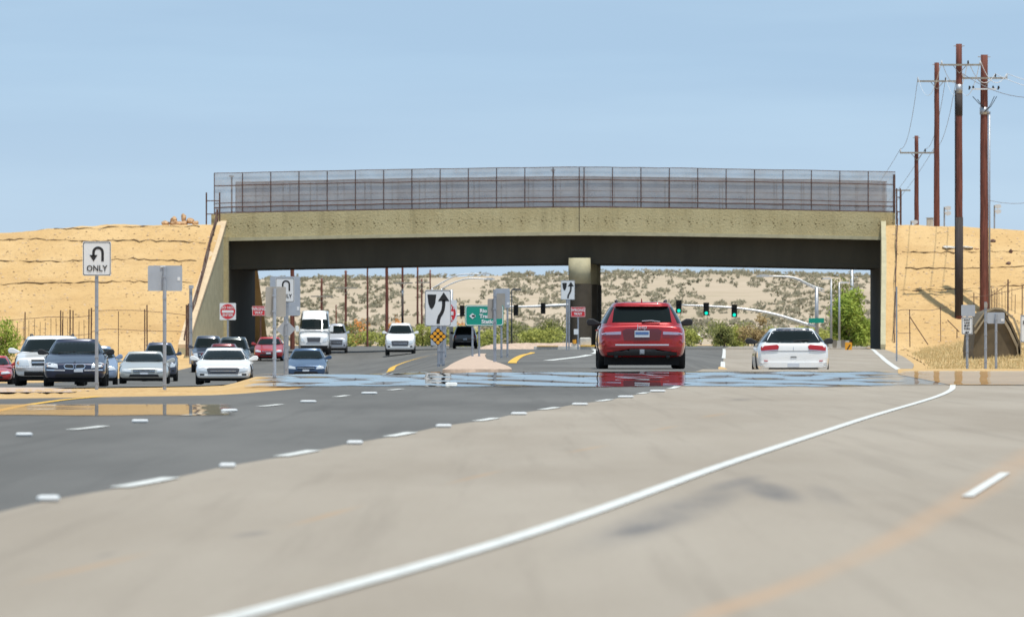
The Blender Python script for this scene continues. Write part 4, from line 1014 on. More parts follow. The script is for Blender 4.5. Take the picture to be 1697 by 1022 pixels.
# ------------------------------------------------------------------ signs
M_SW = mat('sign_white', (.74, .76, .78), .55, var=.03, scale=2); M_SB = mat('sign_black', (.012, .012, .014), .6); M_SR = mat('sign_red', (.62, .03, .04), .55); M_SG = mat('sign_green', (.0, .30, .22), .5); M_BACK = mat('sign_back', (.42, .46, .52), .55, .3, var=.06, scale=3); M_BACK2 = mat('sign_back_dull', (.36, .34, .31), .6, .2, var=.06, scale=3); M_SY = mat('sign_amber', (.80, .36, .02), .5)
class Sign:
    def __init__(s, name, label, cat, px, d, pbase=None, group=None):
        s.d = d; s.x = XP(px, d); s.z = zg(s.x, d) if pbase is None else ZP(pbase, d); s.t = thing(name, label, cat, (s.x, d, s.z), 0, group)
    def c(s, px, py): return XP(px, s.d) - s.x, ZP(py, s.d) - s.z
    def pole(s, px, pytop, r=.035, m=None, dy=.05, pybot=None):
        a = s.c(px, pytop); b = (a[0], -.1 if pybot is None else s.c(px, pybot)[1]); k = MB(); k.tube([(b[0], dy, b[1]), (a[0], dy, a[1])], r, 8)
        for q in range(6):
            zq = b[1] + (a[1] - b[1]) * (q + .5) / 6; k.box(b[0] - r * 1.15, b[0] + r * 1.15, dy - r * 1.1, dy - r * .8, zq, zq + .03)
        return k.build('pole', m or M_GALV2, s.t)
    def panel(s, x0, x1, y0, y1, m, border=None, dy=0, nm='panel', cut=.03, bm_=None):
        (a, zt), (b, zb_) = s.c(x0, y0), s.c(x1, y1)
        def rr(a, b, zb_, zt, c): return [(a + c, zb_), (b - c, zb_), (b - c * .3, zb_ + c * .3), (b, zb_ + c), (b, zt - c), (b - c * .3, zt - c * .3), (b - c, zt), (a + c, zt), (a + c * .3, zt - c * .3), (a, zt - c), (a, zb_ + c), (a + c * .3, zb_ + c * .3)]
        k = MB(); k.poly(rr(a, b, zb_, zt, cut), dy, .01); o = k.build(nm, m, s.t)
        if border:
            i, w_ = border; k = MB(); O = rr(a + i, b - i, zb_ + i, zt - i, cut); I = rr(a + i + w_, b - i - w_, zb_ + i + w_, zt - i - w_, cut)
            for j in range(12): k.poly([O[j], O[(j + 1) % 12], I[(j + 1) % 12], I[j]], dy - .006, .005)
            k.build('border', bm_ or M_SB, o)
        return o
    def poly(s, pts, m, par, dy=-.006, nm='symbol'):
        k = MB(); k.poly([s.c(*p) for p in pts], dy, .005); return k.build(nm, m, par)
    def stroke(s, pts, w, m, par, dy=-.006, nm='symbol', heads=()):
        k = MB(); k.stroke([s.c(*p) for p in pts], w * s.d / F, dy, .005)
        for h in heads: k.poly([s.c(*p) for p in h], dy, .005)
        return k.build(nm, m, par)
    def text(s, st, px, py, hpx, m, par, dy=-.008, sx=1.0, bold=0):
        a, b = s.c(px, py); return text_mesh('lettering', st, hpx * s.d / F / .72, (a, dy, b), m, par, th=.002, sx=sx, bold=bold)
def arc(cx, cy, r, a0, a1, n=12): return [(cx + r * math.cos(R(a0 + (a1 - a0) * i / n)), cy - r * math.sin(R(a0 + (a1 - a0) * i / n))) for i in range(n + 1)]
# U-turn only, near
s = Sign('road_sign', 'white U-turn sign reading ONLY on a tall pole in front of the navy sedan', 'sign', 160, 150)
s.pole(160, 402); p = s.panel(137, 184, 400, 457, M_SW, (.012, .009))
s.stroke([(170, 433), (170, 418)] + arc(162.5, 418, 7.5, 0, 180)[1:] + [(155, 424)], 4.2, M_SB, p, heads=[[(148.5, 422.5), (161.5, 422.5), (155, 433)]]); s.text('ONLY', 160.5, 445, 10, M_SB, p, sx=.92, bold=.002)
# back of a sign
s = Sign('road_sign', 'blank grey back of a wide sign on a pole beside the silver beige sedan', 'sign', 273, 150)
s.pole(273, 442, .036, dy=-.05); p = s.panel(245, 302, 440, 482, M_BACK); s.panel(294, 298.5, 459, 465, M_SW, dy=-.006, nm='sticker', cut=.004); k = MB(); a = s.c(266, 443); b = s.c(274, 440.5); k.box(a[0], b[0], -.02, 0, a[1], b[1]); k.build('bracket', M_SW, s.t)
# back grey panel near, x455
s = Sign('road_sign', 'dull grey back of a square sign overlapping the second U-turn sign', 'sign', 455, 148)
s.pole(455, 478, .034, dy=-.05); s.panel(440, 474, 475, 525, M_BACK2)
# second U-turn sign
s = Sign('road_sign', 'smaller U-turn sign partly hidden behind a dull grey sign back', 'sign', 476, 236)
s.pole(476, 462, .04); p = s.panel(456.5, 488, 460, 500.5, M_SW, (.012, .012), cut=.03)
s.stroke([(479.5, 482), (479.5, 472)] + arc(474, 471, 5.5, 0, 180)[1:] + [(468.5, 478)], 2.6, M_SB, p, heads=[[(464.5, 476), (472.5, 476), (468.5, 483)]]); s.text('ONLY', 473, 490.5, 6.2, M_SB, p, sx=.92, bold=.003)
s = Sign('road_sign', 'large pale blue grey sign back behind the second U-turn sign', 'sign', 472, 246)
s.pole(473, 460, .05, dy=-.06); s.panel(447.5, 497.5, 458, 523, M_BACK); s.panel(492, 496, 508, 514, M_SW, dy=-.008, nm='sticker', cut=.004)
s = Sign('road_sign', 'grey back of a diamond shaped sign in front of the delivery van', 'sign', 474, 190)
s.pole(474, 528, .035, dy=-.06); p = MB(); p.poly([s.c(457.5, 546), s.c(474, 562), s.c(490, 545), s.c(473.5, 529)], 0, .01); p.build('panel', M_BACK, s.t); s.panel(473, 477, 532, 536, M_SW, dy=-.01, nm='sticker', cut=.004)
# do not enter
def dne(lab, px0, px1, py0, py1, d, poletop):
    s = Sign('road_sign', lab, 'sign', (px0 + px1) / 2, d); s.pole((px0 + px1) / 2, poletop, .05); p = s.panel(px0, px1, py0, py1, M_SW, cut=.04)
    cx, cy = (px0 + px1) / 2, (py0 + py1) / 2; r = (px1 - px0) * .46; s.poly(arc(cx, cy, r, 0, 360, 28)[:-1], M_SR, p); s.panel(cx - r * .78, cx + r * .78, cy - r * .17, cy + r * .17, M_SW, dy=-.014, nm='bar', cut=.005)
    s.text('DO NOT', cx, cy - r * .5, r * .34, M_SW, p, dy=-.012, bold=.004); s.text('ENTER', cx, cy + r * .5, r * .34, M_SW, p, dy=-.012, bold=.004); return s
dne('red and white DO NOT ENTER sign in front of the left abutment', 364, 391, 502, 530, 415, 504)
dne('DO NOT ENTER sign mostly hidden behind the large keep right sign', 718, 757, 497, 541, 300, 500)
def wway(lab, px0, px1, py0, py1, d, pm=None, ppx=None):
    s = Sign('road_sign', lab, 'sign', ppx or (px0 + px1) / 2, d); s.pole(ppx or (px0 + px1) / 2, py0 + 1, .045, pm); p = s.panel(px0, px1, py0, py1, M_SR, (.012, .018), cut=.03, bm_=M_SW)
    s.text('WRONG', (px0 + px1) / 2, py0 + (py1 - py0) * .32, 4.6, M_SW, p, dy=-.012, sx=.9, bold=.006); s.text('WAY', (px0 + px1) / 2, py0 + (py1 - py0) * .70, 4.6, M_SW, p, dy=-.012, sx=.9, bold=.006); return s
wway('red WRONG WAY sign at the right edge of the left abutment', 418, 439.5, 507, 523, 440, M_STEEL, 432)
s = wway('red WRONG WAY sign in front of the dark base of the central column', 946, 970, 508.5, 525, 440)
s.panel(951, 958.5, 545, 554, M_SW, dy=-.02, nm='plaque'); 
# keep right
def keepright(lab, x0, x1, y0, y1, d, poles, ptop):
    s = Sign('road_sign', lab, 'sign', poles[0], d)
    for q in poles: s.pole(q, ptop, .04)
    p = s.panel(x0, x1, y0, y1, M_SW, (.012, .008), cut=.04); W = x1 - x0; H = y1 - y0
    u = lambda a, b: (x0 + a * W, y0 + b * H)
    s.poly([u(.10, .13), u(.44, .13), u(.40, .36), u(.34, .47), u(.27, .53), u(.20, .49), u(.14, .38)], M_SB, p, nm='shield_symbol')
    s.stroke([u(.51, .93), u(.515, .84), u(.56, .73), u(.65, .63), u(.70, .53), u(.72, .42), u(.72, .28)], W * .125, M_SB, p, nm='arrow_symbol', heads=[[u(.50, .31), u(.94, .31), u(.72, .07)]])
    return s
s = keepright('large keep right sign with shield and curved arrow above an amber button marker', 704, 747.5, 480, 540.5, 196, (727, 734.5), 486)
s = Sign('object_marker', 'amber diamond marker with nine round buttons under the large keep right sign', 'marker', 725.5, 195.6, pbase=573)
p = MB(); p.poly([s.c(710.5, 557.5), s.c(725.5, 572.5), s.c(741, 557.5), s.c(725.5, 542)], 0, .01); p = p.build('panel', M_SB, s.t)
for i in range(3):
    for j in range(3):
        cx = 725.7 + (i - j) * 4.9; cy = 557.4 + (i + j - 2) * 4.9; s.poly(arc(cx, cy, 3.1, 0, 360, 12)[:-1], M_SY, p, nm='button', dy=-.012)
s = keepright('small keep right sign left of the central column', 929.5, 952.5, 464.5, 496.5, 420, (939, 943), 468)
s = Sign('road_sign', 'grey sign back directly behind the amber diamond marker', 'sign', 725, 215); s.pole(732, 541, .05); s.panel(714, 735, 541, 572, M_BACK)
# green sign
s = Sign('direction_sign', 'green direction sign with left arrow and lettering about a station', 'sign', 783, 255)
for q in (783, 794, 831): s.pole(q, 508, .035)
p = s.panel(770.5, 834.5, 505.5, 540, M_SG, (.02, .022), cut=.06, bm_=M_SW)
s.stroke([(788, 523.5), (782, 523.5)], 3.2, M_SW, p, dy=-.01, heads=[[(777.5, 523.5), (783, 518.8), (783, 528.2)], [(783, 518.8), (787, 522), (787, 525), (783, 528.2)]], nm='arrow_symbol')
s.text('Rio', 801, 515, 6.2, M_SW, p, bold=.008); s.text('Transit', 807, 524, 6.2, M_SW, p, bold=.008); s.text('Station', 810.5, 533, 6.4, M_SW, p, bold=.008)
s = Sign('road_sign', 'dull square sign back covering the right part of the green sign', 'sign', 820, 196); s.pole(820, 480, .040, dy=-.05); s.panel(808, 832, 495, 528, M_BACK2)
s = Sign('road_sign', 'pale blue grey sign back standing above the green sign', 'sign', 832, 262); s.pole(841, 480, .035, dy=.04); s.panel(820.5, 845, 478, 510, M_BACK); s.panel(840, 844, 501, 505, M_SW, dy=-.008, nm='sticker', cut=.004); s.panel(823, 837, 486, 514, M_BACK2, dy=-.03, nm='lower_panel')
# right side
s = Sign('road_sign', 'white lane rule sign with small lettering and an arrow below a grey plate', 'sign', 1603, 205)
s.pole(1603, 506, .035, dy=.05); s.panel(1593, 1616, 505, 524, M_BACK); p = s.panel(1593.5, 1612, 525, 554, M_SW, (.012, .01))
for i, tx in enumerate(('RIGHT', 'LANE', 'MUST', 'TURN')): s.text(tx, 1602.5, 530 + i * 4.9, 3.2, M_SB, p, sx=.85, bold=.002)
s.stroke([(1606, 550), (1601, 551)], 1.6, M_SB, p, heads=[[(1598.5, 551), (1602, 548.6), (1602.5, 552.6)]])
s = Sign('road_sign', 'small grey sign back in front of the dark retaining wall', 'sign', 1650, 215); s.pole(1650.5, 520, .035, dy=-.05); s.panel(1636, 1665, 517.5, 536, M_BACK); s.panel(1659, 1663.5, 528, 532, M_SW, dy=-.008, nm='sticker', cut=.004)
s = Sign('sign_post', 'bare post with a small square plate beside the grey sign back at the retaining wall', 'post', 1633.5, 222); s.pole(1633.5, 500, .04); s.panel(1631, 1636.5, 501, 510, M_BACK2, dy=-.01)
s = Sign('road_sign', 'white sign cut off by the right edge of the picture', 'sign', 1702, 205); s.pole(1702, 520, .04); s.panel(1691, 1714, 522, 567, M_SW, (.012, .01)); s.text('R', 1697, 535, 7, M_SB, s.t, sx=.8)
s = Sign('marker_post', 'slim grey post with a small box standing before the left wing wall', 'post', 316, 420, pbase=600); s.pole(316, 474, .09); s.panel(313, 321, 472.5, 478, M_BACK, dy=-.12)
s = Sign('marker_post', 'thin pale post at the foot of the right wing wall', 'post', 1486, 300); s.pole(1486, 475, .03)
s = Sign('warning_sign', 'orange work zone sign board low beside the right abutment', 'sign', 1406, 440); s.pole(1406, 568, .04, dy=.06); p = s.panel(1400.5, 1412, 567, 582, M_SY, cut=.05); s.stroke([(1404, 579), (1409, 571)], 2, M_SB, p); s.panel(1401.5, 1411, 584, 595, M_SY, nm='lower_board', cut=.03)
s = Sign('barricade', 'row of pale barricade boards left of the orange sign board', 'barricade', 1385, 480); 
for q in range(6): s.panel(1366 + q * 7, 1372.5 + q * 7, 563 + (q % 2), 576, M_SW if q % 2 else M_BACK2, nm='board')
# crash attenuator and beacon before the column
t = thing('crash_block', 'pale concrete block at the foot of the central column', 'barrier', (XP(970, 446.6), 446.6, .43)); m = MB(); wq = XP(981, 447) - XP(962, 447); m.box(-wq / 2, wq / 2, -.4, .4, 0, .52); o = m.build('block', M_CONC, t); o.modifiers.new('b', 'BEVEL').width = .06
t = thing('warning_beacon', 'amber warning lamp on the kerb in front of the central column', 'lamp', (XP(952, 446.2), 446.2, .43)); m = MB(); m.box(-.2, .2, -.02, .12, 0, .16); m.build('base', M_CONC, t); m = MB(); m.tube([(0, 0, .16), (0, 0, .40)], .11, 12); m.build('lens', M_SY, t)

# ------------------------------------------------------------------ traffic signals and street lights
M_LENS = mat('green_signal', (0, .5, .4), .3, emit=((0.0, .85, .60), 1.1)); M_HEAD = mat('signal_black', (.015, .015, .015), .6); M_WST = mat('pale_steel', (.68, .70, .72), .4, .3)
def head(px, py, d, lab, lit, hpx=20):
    s_ = d / F; h = hpx * s_; x = XP(px, d); z = ZP(py, d); t = thing('traffic_signal', lab, 'traffic light', (x, d, z - h / 2), 0, 'traffic signal heads beyond the bridge')
    w_ = h * .38; m = MB(); m.box(-w_ / 2, w_ / 2, 0, .2, 0, h); m.box(-w_ * .62, w_ * .62, .05, .07, -.02, h + .03); o = m.build('housing', M_HEAD, t)
    for k in range(3):
        zc = h * (.17 + .33 * k); m = MB(); m.tube([(0, -.02, zc), (0, .0, zc)], w_ * .36, 12); m.build('lens', M_LENS if (k == 0 and lit) else mat('dark_lens', (.03, .03, .03), .3), t)
        m = MB()
        for a in range(5):
            a0 = math.pi * a / 5; a1 = math.pi * (a + 1) / 5; n = len(m.v); rr = w_ * .42
            m.v += [(math.cos(a0) * rr, 0, zc + math.sin(a0) * rr), (math.cos(a1) * rr, 0, zc + math.sin(a1) * rr), (math.cos(a1) * rr, -.2, zc + math.sin(a1) * rr), (math.cos(a0) * rr, -.2, zc + math.sin(a0) * rr)]; m.f.append([n, n + 1, n + 2, n + 3])
        m.build('visor', M_HEAD, t)
DS = 500
for px, py, lab in ((1125, 508, 'traffic light showing green beside the roof of the red car'), (1170.5, 512, 'middle traffic light showing green on the long curved arm'), (1217, 515, 'traffic light showing green nearest the mast pole')): head(px, py, DS - .4, lab, True)
head(855, 514, DS - .4, 'dark traffic light right of the green sign', False, 17); head(900, 511, DS - .4, 'dark traffic light midway between green sign and column', False, 17); head(766, 515, DS - .4, 'dark traffic light just left of the green sign', False, 17)
def wires(name, lab, cat, pts, d, r, m, base, nm='arm'): pass
def mast(lab, px, pytop, d, arms, luminaire, r=.11, sign=None):
    x = XP(px, d); z0 = zg(x, d); t = thing('signal_mast', lab, 'signal mast', (x, d, z0)); c = lambda a, b, dy=0: (XP(a, d) - x, dy, ZP(b, d) - z0)
    m = MB(); m.tube([(0, 0, 0), c(px, pytop)], [r * 1.3, r], 10); m.build('pole', M_GALV, t, smooth=True)
    for arm in arms: m = MB(); m.tube([c(*q) for q in cr(arm, 16)], [.11 - .004 * i for i in range(16)], 8); m.build('mast_arm', M_WST, t, smooth=True)
    for lum in luminaire:
        m = MB(); m.tube([c(*q) for q in cr(lum, 10)], .05, 8); m.tube([c(*(q[0], q[1] + 3.5 * (1 - i_ / 9.0) if False else q[1] + 4 * i_ / 9.0)) for i_, q in enumerate(cr(lum[::-1], 10))], .035, 6); m.build('lamp_arm', M_WST, t, smooth=True)
        e = c(*lum[-1]); m = MB(); dx = 1 if lum[-1][0] > lum[0][0] else -1; m.poly([(e[0] - dx * .1, e[2] - .06), (e[0] + dx * .75, e[2] - .05), (e[0] + dx * .8, e[2] + .03), (e[0] + dx * .3, e[2] + .13), (e[0] - dx * .1, e[2] + .08)], -.15, .3); m.build('lamp_head', M_WST, t)
    return t, c
t, c = mast('tall signal mast behind the white car with a long arm carrying three green lights', 1353.5, 476, DS, [[(1353, 541), (1340, 538), (1300, 525), (1262, 516), (1217, 510), (1170, 507), (1122, 505)]], [[(1366, 480), (1345, 473), (1320, 461), (1300, 458), (1272, 457.5)]])
a, b = c(1340, 527, -.2), c(1365.5, 535, -.2); m = MB(); m.box(a[0], b[0], -.2, -.15, b[2], a[2]); o = m.build('street_name_sign', M_SG, t); m = MB(); m.box(a[0] + .12, b[0] - .12, -.21, -.201, b[2] + .12, a[2] - .12)
t, c = mast('signal mast left of the column with a straight arm over the median', 943, 466, DS + .0, [[(943, 505), (900, 507), (870, 508), (838, 508)]], [])
t, c = mast('signal mast hidden behind the large keep right sign, with a low curved arm', 748, 480, DS + 4, [[(748, 528), (756, 523), (768, 521), (780, 521)]], [])
def streetlight(lab, px, pyt, d, lum, r=.06):
    x = XP(px, d); z0 = zg(x, d); t = thing('street_light', lab, 'street light', (x, d, z0)); c = lambda a, b, dy=0: (XP(a, d) - x, dy, ZP(b, d) - z0)
    m = MB(); m.tube([(0, 0, 0), c(px, pyt)], [r * 1.4, r], 8); m.build('pole', M_GALV, t, smooth=True)
    m = MB(); m.tube([c(*q) for q in cr(lum, 10)], .045, 6); m.build('lamp_arm', M_WST, t, smooth=True); e = c(*lum[-1]); dx = 1 if lum[-1][0] > lum[0][0] else -1; m = MB(); m.poly([(e[0] - dx * .1, e[2] - .05), (e[0] + dx * .55, e[2] - .04), (e[0] + dx * .5, e[2] + .06), (e[0], e[2] + .10)], -.15, .3); m.build('lamp_head', M_WST, t)
streetlight('street light on the left with its long upper arm reaching over the hill', 716, 477, 540, [(716, 478), (735, 467), (757, 456), (778, 454), (800, 454)])
streetlight('street light on the left with its lower arm in front of the hill', 732, 478, 520, [(732, 479), (748, 470), (772, 462), (790, 461.5), (807, 462.5)])
streetlight('street light pole in front of the green tree, left of two', 1377.5, 462, 540, [(1377.5, 478), (1377, 470), (1376, 464), (1375.5, 462)])
streetlight('street light pole in front of the green tree, right of two', 1391, 468, 530, [(1391, 470), (1393, 468.5), (1395, 468.5)])
streetlight('thick grey pole at the right end of the underpass above the green tree', 1412, 445, 600, [(1412, 446), (1418, 444), (1424, 444)], .12)
streetlight('thin grey pole right of the green sign under the dark traffic light', 848, 480, 478, [(848, 482), (849, 480), (850, 480)], .035)

# ------------------------------------------------------------------ utility poles and lines
def polemat():
    return mat('red_brown_timber', (.16, .052, .036), .85, var=.45, scale=2.0, stretch=(6, 6, .4), bump=.3)
M_POLE = polemat(); M_XARM = mat('grey_crossarm', (.30, .28, .24), .8, var=.2, scale=4); M_PORC = mat('insulator', (.66, .68, .70), .3); M_WIREM = mat('power_cable', (.22, .22, .24), .6); M_LWIRE = mat('bright_cable', (.70, .72, .74), .4)
ARM = {}
def upole(key, lab, px, pyt, pyb, d, rpx, arms, z0=None, extra=None, band=None):
    x = XP(px, d); zb_ = ZP(pyb, d) if z0 is None else z0; t = thing('utility_pole', lab, 'utility pole', (x, d, zb_), 0); c = lambda a, b, dy=0: (XP(a, d) - x, dy, ZP(b, d) - zb_)
    r = rpx / 2 * d / F; top = c(px, pyt)[2]; n = 14
    m = MB(); m.tube([(random.uniform(-.01, .01), 0, -.6 + (top + .6) * i / n) for i in range(n + 1)], [r * (1.08 - .25 * i / n) for i in range(n + 1)], 12); m.build('shaft', M_POLE, t, smooth=True)
    m = MB(); m.tube([(-r * 1.5, 0, top - .12), (r * 1.5, 0, top - .12)], .03, 6); m.build('top_bolt', M_GALV, t)
    tips = []
    for (ax0, ax1, ay, ins) in arms:
        m = MB(); a, b = c(ax0, ay), c(ax1, ay); m.box(a[0], b[0], -r - .12, -r + .0, a[2] - .055, a[2] + .055)
        m.tube([(a[0] * .35, -r - .02, a[2]), (0, -r - .02, a[2] - .5)], .02, 5); m.tube([(b[0] * .35, -r - .02, b[2]), (0, -r - .02, b[2] - .5)], .02, 5); o = m.build('crossarm', M_XARM, t)
        for ix in ins:
            q = c(ix, ay); m = MB(); m.tube([(q[0], -r - .06, q[2] + .055), (q[0], -r - .06, q[2] + .14), (q[0], -r - .06, q[2] + .2), (q[0], -r - .06, q[2] + .27)], [.025, .06, .045, .03], 8); m.build('insulator', M_SB if ins and ix in (ins[1:2] or []) else M_PORC, o)
            tips.append(Vector((x + q[0], d - r - .06, zb_ + q[2] + .27)))
    if band:
        for (y0, y1, mm, k) in band: m = MB(); m.tube([c(px, y1), c(px, y0)], r * k, 12); m.build('band', mm, t, smooth=True)
    if extra: extra(t, c, r)
    ARM[key] = tips; return t
M_CREO = mat('dark_timber', (.05, .04, .038), .9, var=.3, scale=3, stretch=(5, 5, .4))
upole('A', 'shortest red brown utility pole on the right, next to the bridge end', 1519, 225, 378, 500, 7.5, [(1491, 1548, 253.5, (1492, 1533, 1547))])
upole('B', 'second red brown utility pole from the bridge, with a long crossarm near its top', 1552.5, 104, 379, 475, 9.5, [(1520, 1586, 135, (1521, 1567, 1585)) ])
def exC(t, c, r):
    m = MB(); 
    for k in range(2): m.tube([(r * (-1.1), -.1, 0), (r * -1.1, -.1, c(1590, 150)[2])], .03, 6)
    m.build('conduit', M_GALV, t)
slope_C = slope_pt(1590, 526, 1)
upole('C', 'tallest utility pole with blackened lower half, standing in the sand slope', 1589.5, 73, 527, slope_C.y, 12, [(1558, 1625, 108, (1560, 1604, 1624))], z0=slope_C.z - .1, extra=exC, band=[(140, 155, M_GALV, .95), (156, 192, M_CREO, .97), (360, 523, M_CREO, 1.12)])
def exD(t, c, r):
    m = MB(); m.tube([(r * 1.25, -.12, 0), (r * 1.25, -.12, c(1637, 185)[2])], .055, 8); m.build('conduit', M_GALV, t, smooth=True)
    m = MB()
    a, b = c(1610, 148), c(1651, 148); m.box(a[0], b[0], -r - .1, -r + .02, a[2] - .04, a[2] + .04); m.build('bracket', M_LWIRE, t)
    for q in (1606, 1612, 1645, 1654):
        m = MB(); p = c(q, 146); m.tube([(p[0], -r, p[2] + .12), (p[0] + .03, -r, p[2] + .02), (p[0] - .03, -r, p[2] - .12)], [.04, .07, .03], 6); m.build('insulator', M_SB, t)
    m = MB()
    for a, b in ((1612, 160), (1620, 165), (1648, 160), (1652, 160)): p = c(a, b); q = c(1631, 178 if a < 1631 else 186); m.tube([p, ((p[0] + q[0]) / 2, -r - .02, (p[2] * .35 + q[2] * .65)), (q[0], -r - .02, q[2])], .022, 5)
    m.build('cable_lead', M_SB, t, smooth=True)
slope_D = slope_pt(1631, 512, 1)
upole('D', 'rightmost utility pole, thick and red brown with a grey conduit up its side', 1631, 91, 514, slope_D.y - .6, 14, [(1594, 1669, 130, (1595, 1649, 1668))], z0=slope_D.z - .2, extra=exD, band=[(178, 190, M_GALV, 1.05)])
def cable(a, b, sag, r=.012, m=None, lab='', n=16):
    P = [a + (b - a) * (i / n) - Vector((0, 0, sag * 4 * (i / n) * (1 - i / n))) for i in range(n + 1)]
    k = MB(); k.tube(P, r, 4); tag(k.build('power_cable', m or M_WIREM, smooth=True), lab, 'cable')
A_, B_, C_, D_ = ARM['A'], ARM['B'], ARM['C'], ARM['D']
nm3 = ('left', 'middle', 'right')
for i in range(3): cable(A_[i], B_[i], 1.2, .014, None, 'thin cable sagging from the %s insulator of the shortest pole to the second pole' % nm3[i])
for i in range(3): cable(A_[i], A_[i] + Vector((-4, 60, -5)), 1.5, .014, None, 'thin cable from the %s insulator of the shortest pole down behind the bridge' % nm3[i])
for i in range(3): cable(B_[i], C_[i], 1.6, .016, M_LWIRE, 'pale cable from the %s insulator of the second pole to the tallest pole' % nm3[i])
for i in range(3): cable(C_[i], D_[i], .9, .02, M_LWIRE, 'bright cable looping from the tallest pole %s insulator to the rightmost pole' % nm3[i])
for i in range(3): cable(D_[i], D_[i] + Vector((6 + i, -8, -1.2 + i * .6)), .9, .018, M_LWIRE if i else M_WIREM, 'cable running right out of the picture from the rightmost pole, %s insulator' % nm3[i])
cable(Vector((XP(1640, 448), 448, ZP(332, 448))), Vector((XP(1760, 448), 448, ZP(318, 448))), .4, .014, M_WIREM, 'single dark cable running right from the middle of the rightmost pole')
# poles seen through the underpass
for px, pyt, d, rp, arm, mm in ((484.5, 425, 500, 7.5, None, 0), (533, 461, 640, 4, (515, 551, 491), 1), (573, 448, 600, 4.2, (555, 592, 477), 1), (609, 430, 560, 3.2, None, 1), (641, 420, 530, 5.6, None, 0), (667, 436, 560, 4, (652, 684, 469), 0), (692, 440, 600, 3.5, None, 1), (699, 462, 640, 3.2, (688, 712, 468), 1), (713, 447, 640, 2.6, None, 1), (557, 505, 660, 2.4, None, 1)):
    labs = {484.5: 'thick red brown pole behind the second U-turn sign', 533: 'pole with a crossarm directly above the delivery van', 573: 'pole with a crossarm right above the small silver car', 609: 'plain slim pole between the small silver car and the white sedan', 641: 'thick brown pole rising behind the left side of the white oncoming sedan', 667: 'pole with grey band and short crossarm behind the right side of the white oncoming sedan', 692: 'plain slender pole just left of the large keep right sign', 699: 'short pole with crossarm touching the left edge of the large keep right sign', 713: 'thin pole above the top of the large keep right sign', 557: 'tiny thin pole behind the small silver car'}
    x = XP(px, d)
    upole('u', labs[px], px, pyt, 578, d, rp, [(arm[0], arm[1], arm[2], ())] if arm else [], z0=zg(x, d), band=[(480, 492, M_GALV, .98), (493, 545, M_CREO, 1.0)] if px == 667 else None)
# floodlights on the right
def flood(px, pyt, pyb, d, lab):
    x = XP(px, d); z0 = ZP(pyb, d); t = thing('floodlight', lab, 'floodlight', (x, d, z0)); H = ZP(pyt, d) - z0; m = MB(); m.tube([(0, 0, -.4), (0, 0, H)], .05, 8); m.build('pole', M_GALV2, t)
    for dz in (0, -.32): m = MB(); m.poly([(0, H + dz), (.25, H + dz + .06), (.42, H + dz + .02), (.42, H + dz - .16), (.2, H + dz - .24), (.05, H + dz - .12)], -.12, .26); m.build('lamp_head', M_WST, t)
flood(1565, 343, 380, 478, 'twin floodlight on a short pole on the right crest between second and tallest poles'); flood(1648, 340, 381, 478, 'twin floodlight on a pole just right of the rightmost utility pole'); flood(1510, 366, 380, 480, 'small floodlight low on the crest beside the shortest utility pole')
x = XP(1541, 470); m = MB(); m.box(-.2, .22, -.2, .2, -.2, ZP(362, 470) - ZP(378, 470)); t = thing('equipment_cabinet', 'pale grey cabinet on the crest beside the second utility pole', 'cabinet', (x, 470, ZP(378, 470))); o = m.build('housing', M_CONC, t); o.modifiers.new('b', 'BEVEL').width = .03; m = MB(); m.box(-.22, .24, -.22, .22, ZP(362, 470) - ZP(378, 470), ZP(362, 470) - ZP(378, 470) + .05); m.build('lid', M_BACK2, t)
t = thing('crossarm_post', 'short dark post with one crossarm between the bridge end and the shortest pole', 'post', (XP(1493, 468), 468, 7.6)); H = ZP(316, 468) - 7.6; m = MB(); m.tube([(0, 0, 0), (0, 0, H)], .05, 6); m.build('post', M_STEEL, t); m = MB(); m.box(-.45, .6, -.05, .05, H - .02, H + .06); m.build('crossarm', M_XARM, t)

# ------------------------------------------------------------------ rocks, fences, retaining wall, markers
M_ROCK = mat('tan_rock', (.50, .32, .18), .95, var=.3, scale=2.5, bump=.6)
def rock(px, py, wpx, hpx, d, lab, name='rock', mm=None, group=None):
    bm = bmesh.new(); bmesh.ops.create_icosphere(bm, subdivisions=2, radius=1); sd_ = random.random() * 90
    for q in bm.verts: k = 1 + .38 * fbm(q.co.x * 1.2 + sd_, q.co.y * 1.2, sd_ + q.co.z * 1.2); q.co *= k
    s_ = d / F; bmesh.ops.scale(bm, verts=bm.verts, vec=(wpx / 2 * s_, wpx / 2 * s_, hpx / 2 * s_ * 1.25)); me = bpy.data.meshes.new(name); bm.to_mesh(me); bm.free(); me.materials.append(mm or M_ROCK)
    o = bpy.data.objects.new(name, me); COL.objects.link(o); o.location = (XP(px, d), d, ZP(py, d)); tag(o, lab, name, group); return o
for a in ((274, 370, 13, 7, 'flat tan rock at the left end of the pile on the left crest'), (288, 364, 12, 9, 'reddish rock, second from the left in the pile on the crest'), (289, 370, 16, 9, 'low broad rock in front of the reddish rock in the crest pile'), (304, 361, 8, 12, 'upright rock standing highest in the crest pile'), (305, 370, 13, 9, 'rock under the upright one in the crest pile'), (316, 366, 14, 8, 'slanting rock right of the upright one in the crest pile'), (324, 370, 11, 7, 'small tan rock at the right end of the crest pile'), (297, 371, 11, 6, 'small rock low in the middle of the crest pile')):
    rock(a[0], a[1], a[2], a[3], 463, a[4], group='rocks piled on the left crest')
